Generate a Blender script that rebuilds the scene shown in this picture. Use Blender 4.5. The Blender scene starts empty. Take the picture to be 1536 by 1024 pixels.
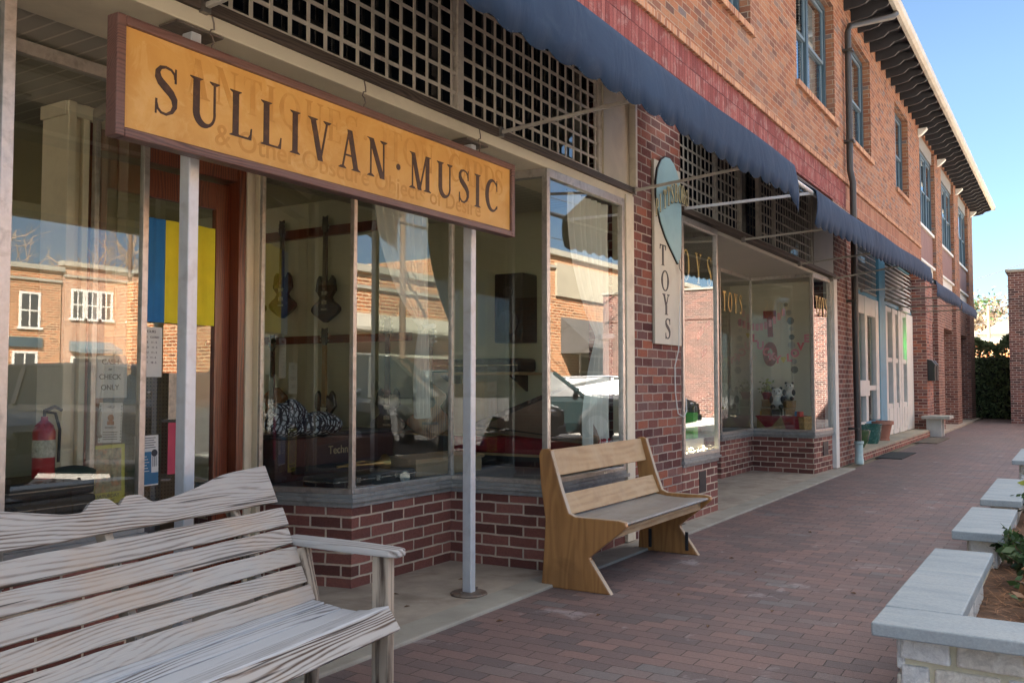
import bpy, bmesh, math, random
from mathutils import Vector, Matrix, noise as mnoise
R = math.radians
rnd = random.Random(7)
sc = bpy.context.scene
COL = sc.collection

# ------------------------------------------------------------------ helpers
def tag(o, label=None, cat=None, group=None, kind=None):
    if label: o['label'] = label
    if cat: o['category'] = cat
    if group: o['group'] = group
    if kind: o['kind'] = kind
    return o

ORG = {}
def thing(name, label, cat, loc=(0, 0, 0), rz=0.0, group=None, world=False):
    o = bpy.data.objects.new(name, None)
    o.empty_display_size = 0.1
    o.location = loc
    o.rotation_euler = (0, 0, rz)
    COL.objects.link(o)
    tag(o, label, cat, group)
    if world: ORG[o.name] = Vector(loc)
    return o

def root_off(p):
    while p is not None:
        if p.name in ORG: return ORG[p.name]
        p = p.parent
    return None

def copy_tree(o, parent=None, **kw):
    c = o.copy()
    COL.objects.link(c)
    if parent is not None: c.parent = parent
    for ch in list(o.children):
        copy_tree(ch, c)
    for k, v in kw.items():
        if k in ('label', 'group'): c[k] = v
        elif k == 'loc': c.location = v
        elif k == 'rz': c.rotation_euler = (0, 0, v)
        elif k == 'scale': c.scale = v
    return c

class MB:
    def __init__(self):
        self.v = []; self.f = []
    def box(self, a, b):
        x0, y0, z0 = a; x1, y1, z1 = b
        if x1 < x0: x0, x1 = x1, x0
        if y1 < y0: y0, y1 = y1, y0
        if z1 < z0: z0, z1 = z1, z0
        n = len(self.v)
        self.v += [(x0, y0, z0), (x1, y0, z0), (x1, y1, z0), (x0, y1, z0), (x0, y0, z1), (x1, y0, z1), (x1, y1, z1), (x0, y1, z1)]
        for q in ((3, 2, 1, 0), (4, 5, 6, 7), (0, 1, 5, 4), (1, 2, 6, 5), (2, 3, 7, 6), (3, 0, 4, 7)):
            self.f.append(tuple(n + i for i in q))
        return self
    def quad(self, *p):
        n = len(self.v); self.v += [tuple(q) for q in p]
        self.f.append(tuple(range(n, n + len(p)))); return self
    def prism(self, pts, d):
        n = len(self.v); k = len(pts); d = Vector(d)
        P = [Vector(p) for p in pts]
        self.v += [tuple(p) for p in P] + [tuple(p + d) for p in P]
        self.f.append(tuple(n + i for i in reversed(range(k))))
        self.f.append(tuple(n + k + i for i in range(k)))
        for i in range(k):
            j = (i + 1) % k
            self.f.append((n + i, n + j, n + k + j, n + k + i))
        return self
    def strip(self, L, Rr, d):
        """ribbon between two polylines, extruded by d"""
        n = len(self.v); k = len(L); d = Vector(d)
        for s in (Vector((0, 0, 0)), d):
            for a, b in zip(L, Rr):
                self.v += [tuple(Vector(a) + s), tuple(Vector(b) + s)]
        m = 2 * k
        for i in range(k - 1):
            a = n + 2 * i
            self.f.append((a, a + 2, a + 3, a + 1))
            self.f.append((a + m, a + m + 1, a + m + 3, a + m + 2))
            self.f.append((a, a + m, a + m + 2, a + 2))
            self.f.append((a + 1, a + 3, a + m + 3, a + m + 1))
        self.f.append((n, n + 1, n + m + 1, n + m))
        e = n + 2 * (k - 1)
        self.f.append((e, e + m, e + m + 1, e + 1))
        return self
    def beam(self, p, q, w, h, upv=(0, 0, 1)):
        p = Vector(p); q = Vector(q); d = q - p
        u = Vector(upv); s = d.cross(u)
        if s.length < 1e-6: s = d.cross(Vector((1, 0, 0)))
        s.normalize(); u = s.cross(d).normalized()
        c = [p + s * a * w / 2 + u * b * h / 2 for a, b in ((-1, -1), (1, -1), (1, 1), (-1, 1))]
        return self.prism(c, d)
    def tube(self, path, r, n=8):
        P = [Vector(p) for p in path]; k = len(P)
        rr = r if isinstance(r, (list, tuple)) else [r] * k
        base = len(self.v); prev = None
        for i in range(k):
            t = (P[min(i + 1, k - 1)] - P[max(i - 1, 0)])
            if t.length < 1e-9: t = Vector((0, 0, 1))
            t.normalize()
            if prev is None:
                a = t.orthogonal().normalized()
            else:
                a = prev - t * prev.dot(t)
                a = a.normalized() if a.length > 1e-6 else t.orthogonal().normalized()
            prev = a; b = t.cross(a)
            for j in range(n):
                w = 2 * math.pi * j / n
                self.v.append(tuple(P[i] + (a * math.cos(w) + b * math.sin(w)) * rr[i]))
        for i in range(k - 1):
            for j in range(n):
                j2 = (j + 1) % n
                self.f.append((base + i * n + j, base + i * n + j2, base + (i + 1) * n + j2, base + (i + 1) * n + j))
        self.f.append(tuple(base + j for j in reversed(range(n))))
        self.f.append(tuple(base + (k - 1) * n + j for j in range(n)))
        return self
    def lathe(self, prof, c=(0, 0, 0), n=24, axis='z'):
        base = len(self.v); c = Vector(c)
        for (r, z) in prof:
            for j in range(n):
                w = 2 * math.pi * j / n
                a, b = r * math.cos(w), r * math.sin(w)
                o = (a, b, z) if axis == 'z' else ((z, a, b) if axis == 'x' else (b, z, a))
                self.v.append(tuple(c + Vector(o)))
        k = len(prof)
        for i in range(k - 1):
            for j in range(n):
                j2 = (j + 1) % n
                self.f.append((base + i * n + j, base + i * n + j2, base + (i + 1) * n + j2, base + (i + 1) * n + j))
        self.f.append(tuple(base + j for j in reversed(range(n))))
        self.f.append(tuple(base + (k - 1) * n + j for j in range(n)))
        return self
    def ball(self, c, r, n=16, m=10, sq=(1, 1, 1)):
        c = Vector(c); base = len(self.v)
        for i in range(m + 1):
            t = math.pi * i / m
            for j in range(n):
                w = 2 * math.pi * j / n
                self.v.append((c.x + r * sq[0] * math.sin(t) * math.cos(w), c.y + r * sq[1] * math.sin(t) * math.sin(w), c.z + r * sq[2] * math.cos(t)))
        for i in range(m):
            for j in range(n):
                j2 = (j + 1) % n
                self.f.append((base + i * n + j, base + (i + 1) * n + j, base + (i + 1) * n + j2, base + i * n + j2))
        return self
    def leaf(self, c, s, rs):
        """one small leaf shaped face of random direction"""
        a = Vector((rs.gauss(0, 1), rs.gauss(0, 1), rs.gauss(0, .8)))
        if a.length < 1e-3: a = Vector((1, 0, 0))
        a.normalize(); b = a.orthogonal().normalized()
        b = (Matrix.Rotation(rs.random() * 6.28, 3, a) @ b)
        c = Vector(c); n = len(self.v)
        self.v += [tuple(c - a * s), tuple(c + b * s * .5), tuple(c + a * s), tuple(c - b * s * .5)]
        self.f.append((n, n + 1, n + 2, n + 3))
    def xf(self, M):
        self.v = [tuple(M @ Vector(p)) for p in self.v]; return self
    def build(self, name, mat, parent=None, bevel=0.0, smooth=False, fix=True, seg=2):
        off = root_off(parent) if parent is not None else None
        me = bpy.data.meshes.new(name)
        vs = self.v if off is None else [(x - off.x, y - off.y, z - off.z) for x, y, z in self.v]
        me.from_pydata(vs, [], self.f)
        me.update()
        if fix:
            bm = bmesh.new(); bm.from_mesh(me)
            bmesh.ops.recalc_face_normals(bm, faces=bm.faces)
            bm.to_mesh(me); bm.free()
        if smooth:
            for p in me.polygons: p.use_smooth = True
        me.materials.append(mat)
        o = bpy.data.objects.new(name, me)
        COL.objects.link(o)
        if parent is not None: o.parent = parent
        if bevel > 0:
            m = o.modifiers.new('b', 'BEVEL'); m.width = bevel; m.segments = seg
            m.limit_method = 'ANGLE'; m.angle_limit = R(40)
            m.harden_normals = False
        if smooth and bevel == 0:
            try:
                me.set_sharp_from_angle(angle=R(45))
            except Exception: pass
        return o

def boxo(name, a, b, mat, parent=None, bevel=0.0):
    return MB().box(a, b).build(name, mat, parent, bevel)

# ------------------------------------------------------------------ materials
def newmat(name):
    m = bpy.data.materials.new(name); m.use_nodes = True
    nt = m.node_tree; nt.nodes.clear()
    out = nt.nodes.new('ShaderNodeOutputMaterial')
    p = nt.nodes.new('ShaderNodeBsdfPrincipled')
    nt.links.new(p.outputs[0], out.inputs[0])
    return m, nt, p, out
def N(nt, t, **kw):
    n = nt.nodes.new(t)
    for k, v in kw.items():
        if k.startswith('_'): setattr(n, k[1:], v)
        else:
            key = k.replace('__', ' ')
            if key.isdigit(): n.inputs[int(key)].default_value = v
            else: n.inputs[key].default_value = v
    return n
def L(nt, a, b): nt.links.new(a, b)
def mathn(nt, op, a, b=None, c=None):
    n = nt.nodes.new('ShaderNodeMath'); n.operation = op
    for i, x in enumerate((a, b, c)):
        if x is None: continue
        if isinstance(x, (int, float)): n.inputs[i].default_value = x
        else: nt.links.new(x, n.inputs[i])
    return n.outputs[0]
def mixc(nt, fac, a, b, mode='MIX'):
    n = nt.nodes.new('ShaderNodeMix'); n.data_type = 'RGBA'; n.blend_type = mode
    n.clamp_factor = True
    for i, x in ((0, fac), (6, a), (7, b)):
        if isinstance(x, (int, float)): n.inputs[i].default_value = x
        elif isinstance(x, (tuple, list)): n.inputs[i].default_value = (*x[:3], 1)
        else: nt.links.new(x, n.inputs[i])
    return n.outputs[2]
def ramp(nt, fac, stops, interp='LINEAR'):
    n = nt.nodes.new('ShaderNodeValToRGB'); cr = n.color_ramp; cr.interpolation = interp
    while len(cr.elements) < len(stops): cr.elements.new(0.5)
    for e, (p, c) in zip(cr.elements, stops):
        e.position = p
        e.color = (c, c, c, 1) if isinstance(c, (int, float)) else (*c[:3], 1)
    nt.links.new(fac, n.inputs[0])
    return n.outputs[0]
def noise(nt, vec, scale, detail=4, rough=.55, dist=0, sv=None):
    n = N(nt, 'ShaderNodeTexNoise', Scale=scale, Detail=detail, Roughness=rough, Distortion=dist)
    if sv is not None:
        m = N(nt, 'ShaderNodeMapping'); m.inputs['Scale'].default_value = sv
        L(nt, vec, m.inputs[0]); vec = m.outputs[0]
    L(nt, vec, n.inputs['Vector'])
    return n.outputs['Fac']
def bump(nt, p, h, strength=.3, dist=.01):
    b = N(nt, 'ShaderNodeBump', Strength=strength, Distance=dist)
    L(nt, h, b.inputs['Height']); L(nt, b.outputs[0], p.inputs['Normal'])
    return b
def objc(nt): return N(nt, 'ShaderNodeTexCoord').outputs['Object']
def worldc(nt): return N(nt, 'ShaderNodeNewGeometry').outputs['Position']

_pc = {}
def paint(name, col, rough=.5, var=.15, scale=6, metal=0.0, bmp=.15, dirt=None, dscale=2.5, damt=.4, coat=0.0, world=False, bscale=40):
    if name in _pc: return _pc[name]
    m, nt, p, out = newmat(name)
    co = worldc(nt) if world else objc(nt)
    f = noise(nt, co, scale, 6, .6)
    c = mixc(nt, ramp(nt, f, [(.3, 0.0), (.7, 1.0)]), tuple(x * (1 - var) for x in col), tuple(min(1, x * (1 + var)) for x in col))
    if dirt:
        g = noise(nt, co, dscale, 8, .65, .6)
        c = mixc(nt, mathn(nt, 'MULTIPLY', ramp(nt, g, [(.5, 0.0), (.68, 1.0)]), damt), c, dirt)
    L(nt, c, p.inputs['Base Color'])
    rf = mathn(nt, 'ADD', mathn(nt, 'MULTIPLY', f, .25), rough - .12)
    L(nt, rf, p.inputs['Roughness'])
    p.inputs['Metallic'].default_value = metal
    p.inputs['Coat Weight'].default_value = coat
    if bmp > 0: bump(nt, p, noise(nt, co, bscale, 5, .6), bmp, .004)
    _pc[name] = m
    return m

def wall_uv(nt, swap=False):
    g = N(nt, 'ShaderNodeNewGeometry')
    s = N(nt, 'ShaderNodeSeparateXYZ'); L(nt, g.outputs['Position'], s.inputs[0])
    n = N(nt, 'ShaderNodeSeparateXYZ'); L(nt, g.outputs['True Normal'], n.inputs[0])
    ax = mathn(nt, 'GREATER_THAN', mathn(nt, 'ABSOLUTE', n.outputs[0]), .6)
    az = mathn(nt, 'GREATER_THAN', mathn(nt, 'ABSOLUTE', n.outputs[2]), .6)
    iax = mathn(nt, 'SUBTRACT', 1, ax); iaz = mathn(nt, 'SUBTRACT', 1, az)
    u = mathn(nt, 'ADD', mathn(nt, 'MULTIPLY', s.outputs[0], iax), mathn(nt, 'MULTIPLY', s.outputs[1], ax))
    v = mathn(nt, 'ADD', mathn(nt, 'MULTIPLY', s.outputs[2], iaz), mathn(nt, 'MULTIPLY', s.outputs[1], az))
    c = N(nt, 'ShaderNodeCombineXYZ')
    a, b = (v, u) if swap else (u, v)
    L(nt, a, c.inputs[0]); L(nt, b, c.inputs[1])
    return c.outputs[0], g.outputs['Position']

def brickmat(name, stops, mortar, bw=.215, bh=.0757, ms=.011, swap=False, uvoff=(0, 0), rough=.85, bs=.8, bd=.012, offset=.5,
             stain=None, stamt=.5, stscale=1.2, flat=False, mvar=.25, shift=0.0, spec=.3, patch=None):
    m, nt, p, out = newmat(name)
    if flat:   # horizontal ground, long side of the brick along Y
        g = N(nt, 'ShaderNodeNewGeometry'); pos = g.outputs['Position']
        s = N(nt, 'ShaderNodeSeparateXYZ'); L(nt, pos, s.inputs[0])
        c = N(nt, 'ShaderNodeCombineXYZ'); L(nt, s.outputs[1], c.inputs[0]); L(nt, s.outputs[0], c.inputs[1]); uv = c.outputs[0]
    else:
        uv, pos = wall_uv(nt, swap)
    wob = N(nt, 'ShaderNodeTexNoise', Scale=9.0, Detail=3.0)
    L(nt, pos, wob.inputs['Vector'])
    va = N(nt, 'ShaderNodeVectorMath', _operation='SUBTRACT'); L(nt, wob.outputs['Color'], va.inputs[0]); va.inputs[1].default_value = (.5, .5, .5)
    vs = N(nt, 'ShaderNodeVectorMath', _operation='SCALE'); L(nt, va.outputs[0], vs.inputs[0]); vs.inputs['Scale'].default_value = .012
    vb = N(nt, 'ShaderNodeVectorMath', _operation='ADD'); L(nt, uv, vb.inputs[0]); L(nt, vs.outputs[0], vb.inputs[1])
    mp = N(nt, 'ShaderNodeMapping'); L(nt, vb.outputs[0], mp.inputs[0]); mp.inputs['Location'].default_value = (uvoff[0] + 40 * bw, uvoff[1] + 40 * bh, 0)
    bt = N(nt, 'ShaderNodeTexBrick', Color1=(0, 0, 0, 1), Color2=(1, 1, 1, 1), Mortar=(.5, .5, .5, 1), Scale=1.0)
    bt.inputs['Mortar Size'].default_value = ms; bt.inputs['Mortar Smooth'].default_value = .25
    bt.inputs['Brick Width'].default_value = bw; bt.inputs['Row Height'].default_value = bh
    bt.offset = offset
    L(nt, mp.outputs[0], bt.inputs['Vector'])
    r = ramp(nt, bt.outputs['Color'], stops)
    fine = noise(nt, pos, 60, 6, .7)
    r = mixc(nt, .5, r, ramp(nt, fine, [(.25, .35), (.75, .75)]), 'OVERLAY')
    big = noise(nt, pos, stscale, 6, .6)
    if stain: r = mixc(nt, mathn(nt, 'MULTIPLY', ramp(nt, big, [(.45, 0.0), (.7, 1.0)]), stamt), r, stain)
    if patch:
        pn = noise(nt, pos, patch[1], 8, .7, .5)
        r = mixc(nt, mathn(nt, 'MULTIPLY', ramp(nt, pn, [(patch[2], 0.0), (patch[2] + .07, 1.0)]), patch[3]), r, patch[0])
    mo = mixc(nt, ramp(nt, noise(nt, pos, 5, 6, .7), [(.3, 0.0), (.7, 1.0)]), tuple(x * (1 - mvar) for x in mortar), tuple(min(1, x * (1 + mvar)) for x in mortar))
    c = mixc(nt, bt.outputs['Fac'], r, mo)
    L(nt, c, p.inputs['Base Color'])
    p.inputs['Roughness'].default_value = rough
    p.inputs['Specular IOR Level'].default_value = spec
    h = mathn(nt, 'ADD', mathn(nt, 'MULTIPLY', mathn(nt, 'SUBTRACT', 1, bt.outputs['Fac']), 1.0), mathn(nt, 'MULTIPLY', fine, .45))
    h = mathn(nt, 'ADD', h, mathn(nt, 'MULTIPLY', bt.outputs['Color'], .35))
    bump(nt, p, h, bs, bd)
    return m

def woodmat(name, light, dark, axis='x', freq=60, amp=3.0, rough=.6, contrast=(.35, .65), weather=None, coat=0.0, lscale=1.2, bs=.35, spots=None, lines=420, sharp=1.0, cracks=0.0):
    """grain running along the given object axis: wavering growth lines, fine fibres, a few knots of tone"""
    m, nt, p, out = newmat(name)
    co = objc(nt)
    oi = N(nt, 'ShaderNodeObjectInfo')
    ad = N(nt, 'ShaderNodeVectorMath', _operation='ADD'); L(nt, co, ad.inputs[0])
    cb = N(nt, 'ShaderNodeCombineXYZ')
    for i in range(3): L(nt, mathn(nt, 'MULTIPLY', oi.outputs['Random'], 7.3 + i * 3.1), cb.inputs[i])
    L(nt, cb.outputs[0], ad.inputs[1])
    s = {'x': (.16, 1, 1), 'y': (1, .16, 1), 'z': (1, 1, .16)}[axis]
    mp = N(nt, 'ShaderNodeMapping'); mp.inputs['Scale'].default_value = s
    L(nt, ad.outputs[0], mp.inputs[0]); v = mp.outputs[0]
    sp = N(nt, 'ShaderNodeSeparateXYZ'); L(nt, ad.outputs[0], sp.inputs[0])
    k = {'x': (1, 2), 'y': (0, 2), 'z': (0, 1)}[axis]
    across = mathn(nt, 'ADD', mathn(nt, 'MULTIPLY', sp.outputs[k[0]], .8), sp.outputs[k[1]])
    n1 = noise(nt, v, 5.0 * lscale, 2, .5, .3)
    n3 = noise(nt, v, 16, 3, .6)
    ph = mathn(nt, 'ADD', mathn(nt, 'MULTIPLY', across, lines), mathn(nt, 'ADD', mathn(nt, 'MULTIPLY', n1, freq), mathn(nt, 'MULTIPLY', n3, amp * 2)))
    if cracks:     # knots: rings bend round sparse points
        vo = N(nt, 'ShaderNodeTexVoronoi', Scale=3.4); L(nt, v, vo.inputs['Vector'])
        kd = ramp(nt, vo.outputs['Distance'], [(0.0, 1.0), (.42, 0.0)], 'EASE')
        ph = mathn(nt, 'ADD', ph, mathn(nt, 'MULTIPLY', kd, 30.0))
    w = mathn(nt, 'POWER', mathn(nt, 'ADD', mathn(nt, 'MULTIPLY', mathn(nt, 'SINE', ph), .5), .5), sharp)
    s2 = {'x': (.03, 1, 1), 'y': (1, .03, 1), 'z': (1, 1, .03)}[axis]
    w2 = noise(nt, ad.outputs[0], 190, 4, .75, 0, s2)
    mod = ramp(nt, noise(nt, v, 9, 4, .6), [(.35, .25), (.65, 1.0)])
    if cracks: mod = mathn(nt, 'MULTIPLY', mod, mathn(nt, 'ADD', .35, mathn(nt, 'MULTIPLY', oi.outputs['Random'], 1.0)))
    wl = mathn(nt, 'SUBTRACT', 1, mathn(nt, 'MULTIPLY', mathn(nt, 'SUBTRACT', 1, w), mod))
    g = mathn(nt, 'ADD', mathn(nt, 'MULTIPLY', wl, .50), mathn(nt, 'MULTIPLY', w2, .50))
    c = mixc(nt, ramp(nt, g, [(contrast[0], 0.0), (contrast[1], 1.0)]), dark, light)
    if weather:
        b = noise(nt, co, 5.0, 6, .65, .5)
        c = mixc(nt, ramp(nt, b, [(.42, 0.0), (.66, .6)]), c, weather)
    if spots:
        b = noise(nt, co, 2.3, 5, .6, 1.0, (.5, 1, 1))
        c = mixc(nt, mathn(nt, 'MULTIPLY', ramp(nt, b, [(.5, 0.0), (.68, 1.0)]), spots[1]), c, spots[0])
    if cracks:
        s3 = {'x': (.02, 1, 1), 'y': (1, .02, 1), 'z': (1, 1, .02)}[axis]
        ck = noise(nt, ad.outputs[0], 60, 2, .5, 0, s3)
        c = mixc(nt, mathn(nt, 'MULTIPLY', ramp(nt, ck, [(.66, 0.0), (.70, 1.0)]), cracks), c, (.03, .022, .018))
    L(nt, c, p.inputs['Base Color'])
    p.inputs['Roughness'].default_value = rough
    p.inputs['Coat Weight'].default_value = coat
    p.inputs['Coat Roughness'].default_value = .25
    if cracks: c2 = mixc(nt, ramp(nt, vo.outputs['Distance'], [(.03, .75), (.09, 0.0)]), c, (.07, .045, .03)); L(nt, c2, p.inputs['Base Color'])
    bump(nt, p, g, bs, .004)
    return m

def glassmat(name, r0=.075, tint=(.86, .89, .87), gtint=(.95, .97, 1), rough=0.0, wav=.0):
    m = bpy.data.materials.new(name); m.use_nodes = True
    nt = m.node_tree; nt.nodes.clear()
    out = nt.nodes.new('ShaderNodeOutputMaterial')
    tr = N(nt, 'ShaderNodeBsdfTransparent', Color=(*tint, 1))
    gl = N(nt, 'ShaderNodeBsdfGlossy', Color=(*gtint, 1), Roughness=rough)
    if wav:
        b = N(nt, 'ShaderNodeBump', Strength=wav, Distance=.02)
        L(nt, noise(nt, worldc(nt), .9, 2, .4), b.inputs['Height']); L(nt, b.outputs[0], gl.inputs['Normal'])
    lw = N(nt, 'ShaderNodeLayerWeight', Blend=.5)
    f = mathn(nt, 'ADD', mathn(nt, 'MULTIPLY', mathn(nt, 'POWER', lw.outputs['Facing'], 4.0), 1 - r0), r0)
    mx = N(nt, 'ShaderNodeMixShader')
    L(nt, f, mx.inputs[0]); L(nt, tr.outputs[0], mx.inputs[1]); L(nt, gl.outputs[0], mx.inputs[2])
    L(nt, mx.outputs[0], out.inputs[0])
    return m

def emit(name, col, s):
    m, nt, p, out = newmat(name)
    p.inputs['Base Color'].default_value = (*col, 1)
    p.inputs['Emission Color'].default_value = (*col, 1)
    p.inputs['Emission Strength'].default_value = s
    return m

M = {}
M['plinth'] = brickmat('plinth_brick', [(0, (.13, .05, .04)), (.45, (.225, .085, .066)), (1, (.31, .125, .095))], (.62, .50, .38), bw=.222, ms=.0075, bs=.9, uvoff=(.03, 0))
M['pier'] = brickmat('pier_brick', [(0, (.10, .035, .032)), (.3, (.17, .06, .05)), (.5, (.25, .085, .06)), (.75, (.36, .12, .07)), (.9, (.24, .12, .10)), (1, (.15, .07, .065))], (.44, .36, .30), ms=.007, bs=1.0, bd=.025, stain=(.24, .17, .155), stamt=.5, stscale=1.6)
M['upper'] = brickmat('upper_brick', [(0, (.12, .062, .048)), (.12, (.20, .082, .052)), (.35, (.265, .098, .050)), (.6, (.305, .128, .066)), (.82, (.34, .165, .092)), (.92, (.22, .13, .10)), (1, (.15, .12, .12))], (.37, .28, .205), bw=.21, bh=.074, ms=.006, bs=.9, bd=.015, stain=(.30, .185, .14), stamt=.4, stscale=.8)
M['band_red'] = brickmat('painted_red_band', [(0, (.17, .045, .042)), (.5, (.235, .062, .056)), (1, (.29, .10, .088))], (.12, .035, .035), bw=.19, bh=.072, ms=.006, swap=True, offset=0.0, uvoff=(.015, 0), bs=1.0, patch=((.36, .24, .22), 7.0, .52, .45), mvar=.4)
M['band_brick'] = brickmat('soldier_brick', [(0, (.19, .07, .045)), (.5, (.28, .105, .06)), (1, (.34, .16, .095))], (.35, .27, .2), bw=.205, bh=.076, ms=.006, swap=True, offset=0.0, uvoff=(.015, 0), bs=.8)
M['sill_brick'] = brickmat('rowlock_brick', [(0, (.24, .105, .065)), (.5, (.40, .195, .11)), (1, (.50, .28, .16))], (.45, .35, .27), bw=.30, bh=.074, ms=.006, swap=True, offset=0.0, bs=.8)
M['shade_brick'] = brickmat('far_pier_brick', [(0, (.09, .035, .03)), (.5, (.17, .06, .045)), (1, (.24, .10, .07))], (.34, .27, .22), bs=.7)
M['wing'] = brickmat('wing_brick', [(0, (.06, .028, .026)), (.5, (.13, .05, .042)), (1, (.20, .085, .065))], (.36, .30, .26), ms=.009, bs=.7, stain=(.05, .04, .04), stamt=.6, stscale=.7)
M['street_brick'] = brickmat('street_brick', [(0, (.15, .042, .018)), (.5, (.33, .095, .034)), (1, (.44, .155, .06))], (.50, .36, .22), ms=.028, bw=.36, bh=.125, bs=.5)
M['street_brick_pale'] = brickmat('street_brick_pale', [(0, (.24, .09, .045)), (.5, (.36, .145, .07)), (1, (.44, .21, .11))], (.55, .45, .36), ms=.012, bs=.5)
M['paver'] = brickmat('paver', [(0, (.115, .09, .088)), (.4, (.155, .106, .098)), (.85, (.20, .128, .112)), (1, (.14, .13, .128))], (.06, .048, .042), bw=.205, bh=.101, ms=.0026, flat=True, bs=.75, bd=.006, rough=.62, spec=.45,
                      stain=(.125, .104, .10), stamt=.6, stscale=.7, patch=((.40, .36, .36), 2.6, .60, .45))
M['concrete'] = paint('apron_concrete', (.38, .325, .26), .8, .2, 5, dirt=(.22, .175, .13), dscale=2.2, damt=.8, bmp=.5, bscale=90, world=True)
M['lip'] = paint('lip_concrete', (.33, .31, .26), .75, .15, 4, dirt=(.19, .17, .13), dscale=3, damt=.5, bmp=.4, bscale=120, world=True)
M['cream'] = paint('cream_paint', (.74, .64, .46), .5, .06, 3, dirt=(.35, .28, .19), dscale=2, damt=.25, bmp=.1, world=True)
M['cream_trim'] = paint('cream_trim', (.74, .66, .51), .45, .06, 3, dirt=(.36, .3, .21), dscale=7, damt=.35, bmp=.1, world=True)
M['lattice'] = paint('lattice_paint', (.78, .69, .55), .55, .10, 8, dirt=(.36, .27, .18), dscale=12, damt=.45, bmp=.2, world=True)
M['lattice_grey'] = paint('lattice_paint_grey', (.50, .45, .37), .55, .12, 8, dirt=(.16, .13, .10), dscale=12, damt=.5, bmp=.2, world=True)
M['darkwood'] = woodmat('dark_wood', (.12, .085, .062), (.05, .034, .026), 'x', 50, 3, .6)
M['alu'] = paint('aluminium', (.52, .49, .45), .38, .12, 30, metal=.75, dirt=(.22, .19, .16), dscale=14, damt=.5, bmp=.1, world=True)
M['ledge'] = paint('ledge_paint', (.29, .285, .265), .5, .15, 8, dirt=(.11, .10, .09), dscale=6, damt=.6, bmp=.2, world=True)
M['silver'] = paint('silver_paint', (.62, .64, .66), .4, .06, 12, metal=.25, dirt=(.36, .33, .3), dscale=9, damt=.35, bmp=.1)
M['white'] = paint('white_paint', (.70, .69, .64), .45, .06, 5, dirt=(.45, .42, .36), dscale=4, damt=.3, bmp=.1, world=True)
M['blue_paint'] = paint('sky_blue_paint', (.12, .34, .47), .45, .1, 5, dirt=(.08, .2, .27), dscale=4, damt=.4, world=True)
M['teal'] = paint('teal_frame', (.050, .085, .11), .4, .1, 5, world=True, bmp=.05)
M['sash'] = paint('sash_paint', (.135, .19, .23), .4, .1, 5, world=True, bmp=.05)
M['gutter'] = paint('gutter_metal', (.52, .49, .42), .45, .12, 2, dirt=(.30, .25, .19), dscale=3, damt=.5, world=True)
M['pipe'] = paint('downpipe_metal', (.048, .043, .038), .45, .15, 4, dirt=(.06, .05, .04), dscale=5, world=True)
M['eave'] = paint('eave_dark', (.028, .027, .032), .65, .15, 4, world=True)
M['roofing'] = paint('shingle', (.10, .095, .09), .9, .25, 12, world=True)
M['panelwood'] = woodmat('purple_board', (.24, .135, .12), (.15, .08, .072), 'z', 8, 3, .7)
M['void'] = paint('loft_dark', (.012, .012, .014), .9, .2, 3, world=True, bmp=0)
M['inwall'] = paint('shop_wall', (.62, .59, .40), .75, .06, 1.5, world=True, bmp=.05)
M['toywall'] = paint('toy_wall', (.70, .66, .54), .7, .05, 1.5, world=True, bmp=.05)
M['infloor'] = paint('shop_floor', (.10, .08, .06), .6, .2, 2, world=True)
M['dispfloor'] = paint('display_floor', (.13, .13, .14), .6, .2, 3, world=True)
M['glass'] = glassmat('shop_glass', .135, (.86, .89, .85))
M['upglass'] = glassmat('upper_glass', .30, (.7, .75, .78), (.85, .93, 1))
M['skyglass'] = glassmat('transom_glass', .12, (.5, .52, .55))
M['asphalt'] = paint('asphalt', (.34, .325, .30), .85, .15, 3, world=True, bmp=.4, bscale=90, dirt=(.22, .21, .20))
M['walnut'] = woodmat('sign_frame_wood', (.17, .085, .07), (.075, .04, .036), 'x', 60, 3, .45, coat=.1, weather=(.16, .095, .085))
M['door'] = woodmat('mahogany_door', (.20, .045, .016), (.09, .018, .008), 'z', 45, 3, .3, coat=.5)
M['black'] = paint('black_matte', (.02, .02, .022), .5, .2, 5)
M['dark'] = paint('dark_grey', (.05, .05, .055), .5, .2, 5)
M['steel'] = paint('weathered_steel', (.33, .31, .28), .45, .2, 20, metal=.8, dirt=(.16, .1, .06), dscale=12, damt=.6)
M['rust'] = paint('rusty_steel', (.20, .16, .13), .6, .3, 20, metal=.4, dirt=(.14, .07, .035), dscale=10, damt=.8)
M['paper'] = paint('paper', (.72, .73, .70), .7, .03, 3, bmp=0)
# ------------------------------------------------------------------ camera, light
CAMZ = 1.3
F = 1356.0
phi = math.atan(62 / F); th = math.atan(846 / F)
cam = bpy.data.cameras.new('camera'); camo = bpy.data.objects.new('camera', cam); COL.objects.link(camo)
fw = Vector((math.cos(phi) * math.cos(th), math.cos(phi) * math.sin(th), math.sin(phi)))
rt = Vector((math.sin(th), -math.cos(th), 0)); upv = rt.cross(fw)
mt = Matrix((rt, upv, -fw)).transposed().to_4x4(); mt.translation = Vector((0, 0, CAMZ))
camo.matrix_world = mt
cam.sensor_width = 36.0; cam.lens = 36 * F / 1536; cam.clip_end = 2000; cam.clip_start = .05
sc.camera = camo

SUN_EL = R(40); SAZ = Vector((-.78, .62, 0)).normalized()      # towards the sun: behind the building, from the left
w = bpy.data.worlds.new('World'); sc.world = w; w.use_nodes = True
wn = w.node_tree; bg = wn.nodes['Background']
sky = wn.nodes.new('ShaderNodeTexSky'); sky.sky_type = 'NISHITA'; sky.sun_disc = False
sky.sun_elevation = SUN_EL; sky.sun_rotation = math.atan2(SAZ.x, SAZ.y)
sky.air_density = 1.0; sky.dust_density = 0.2; sky.ozone_density = 2.0
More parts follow.
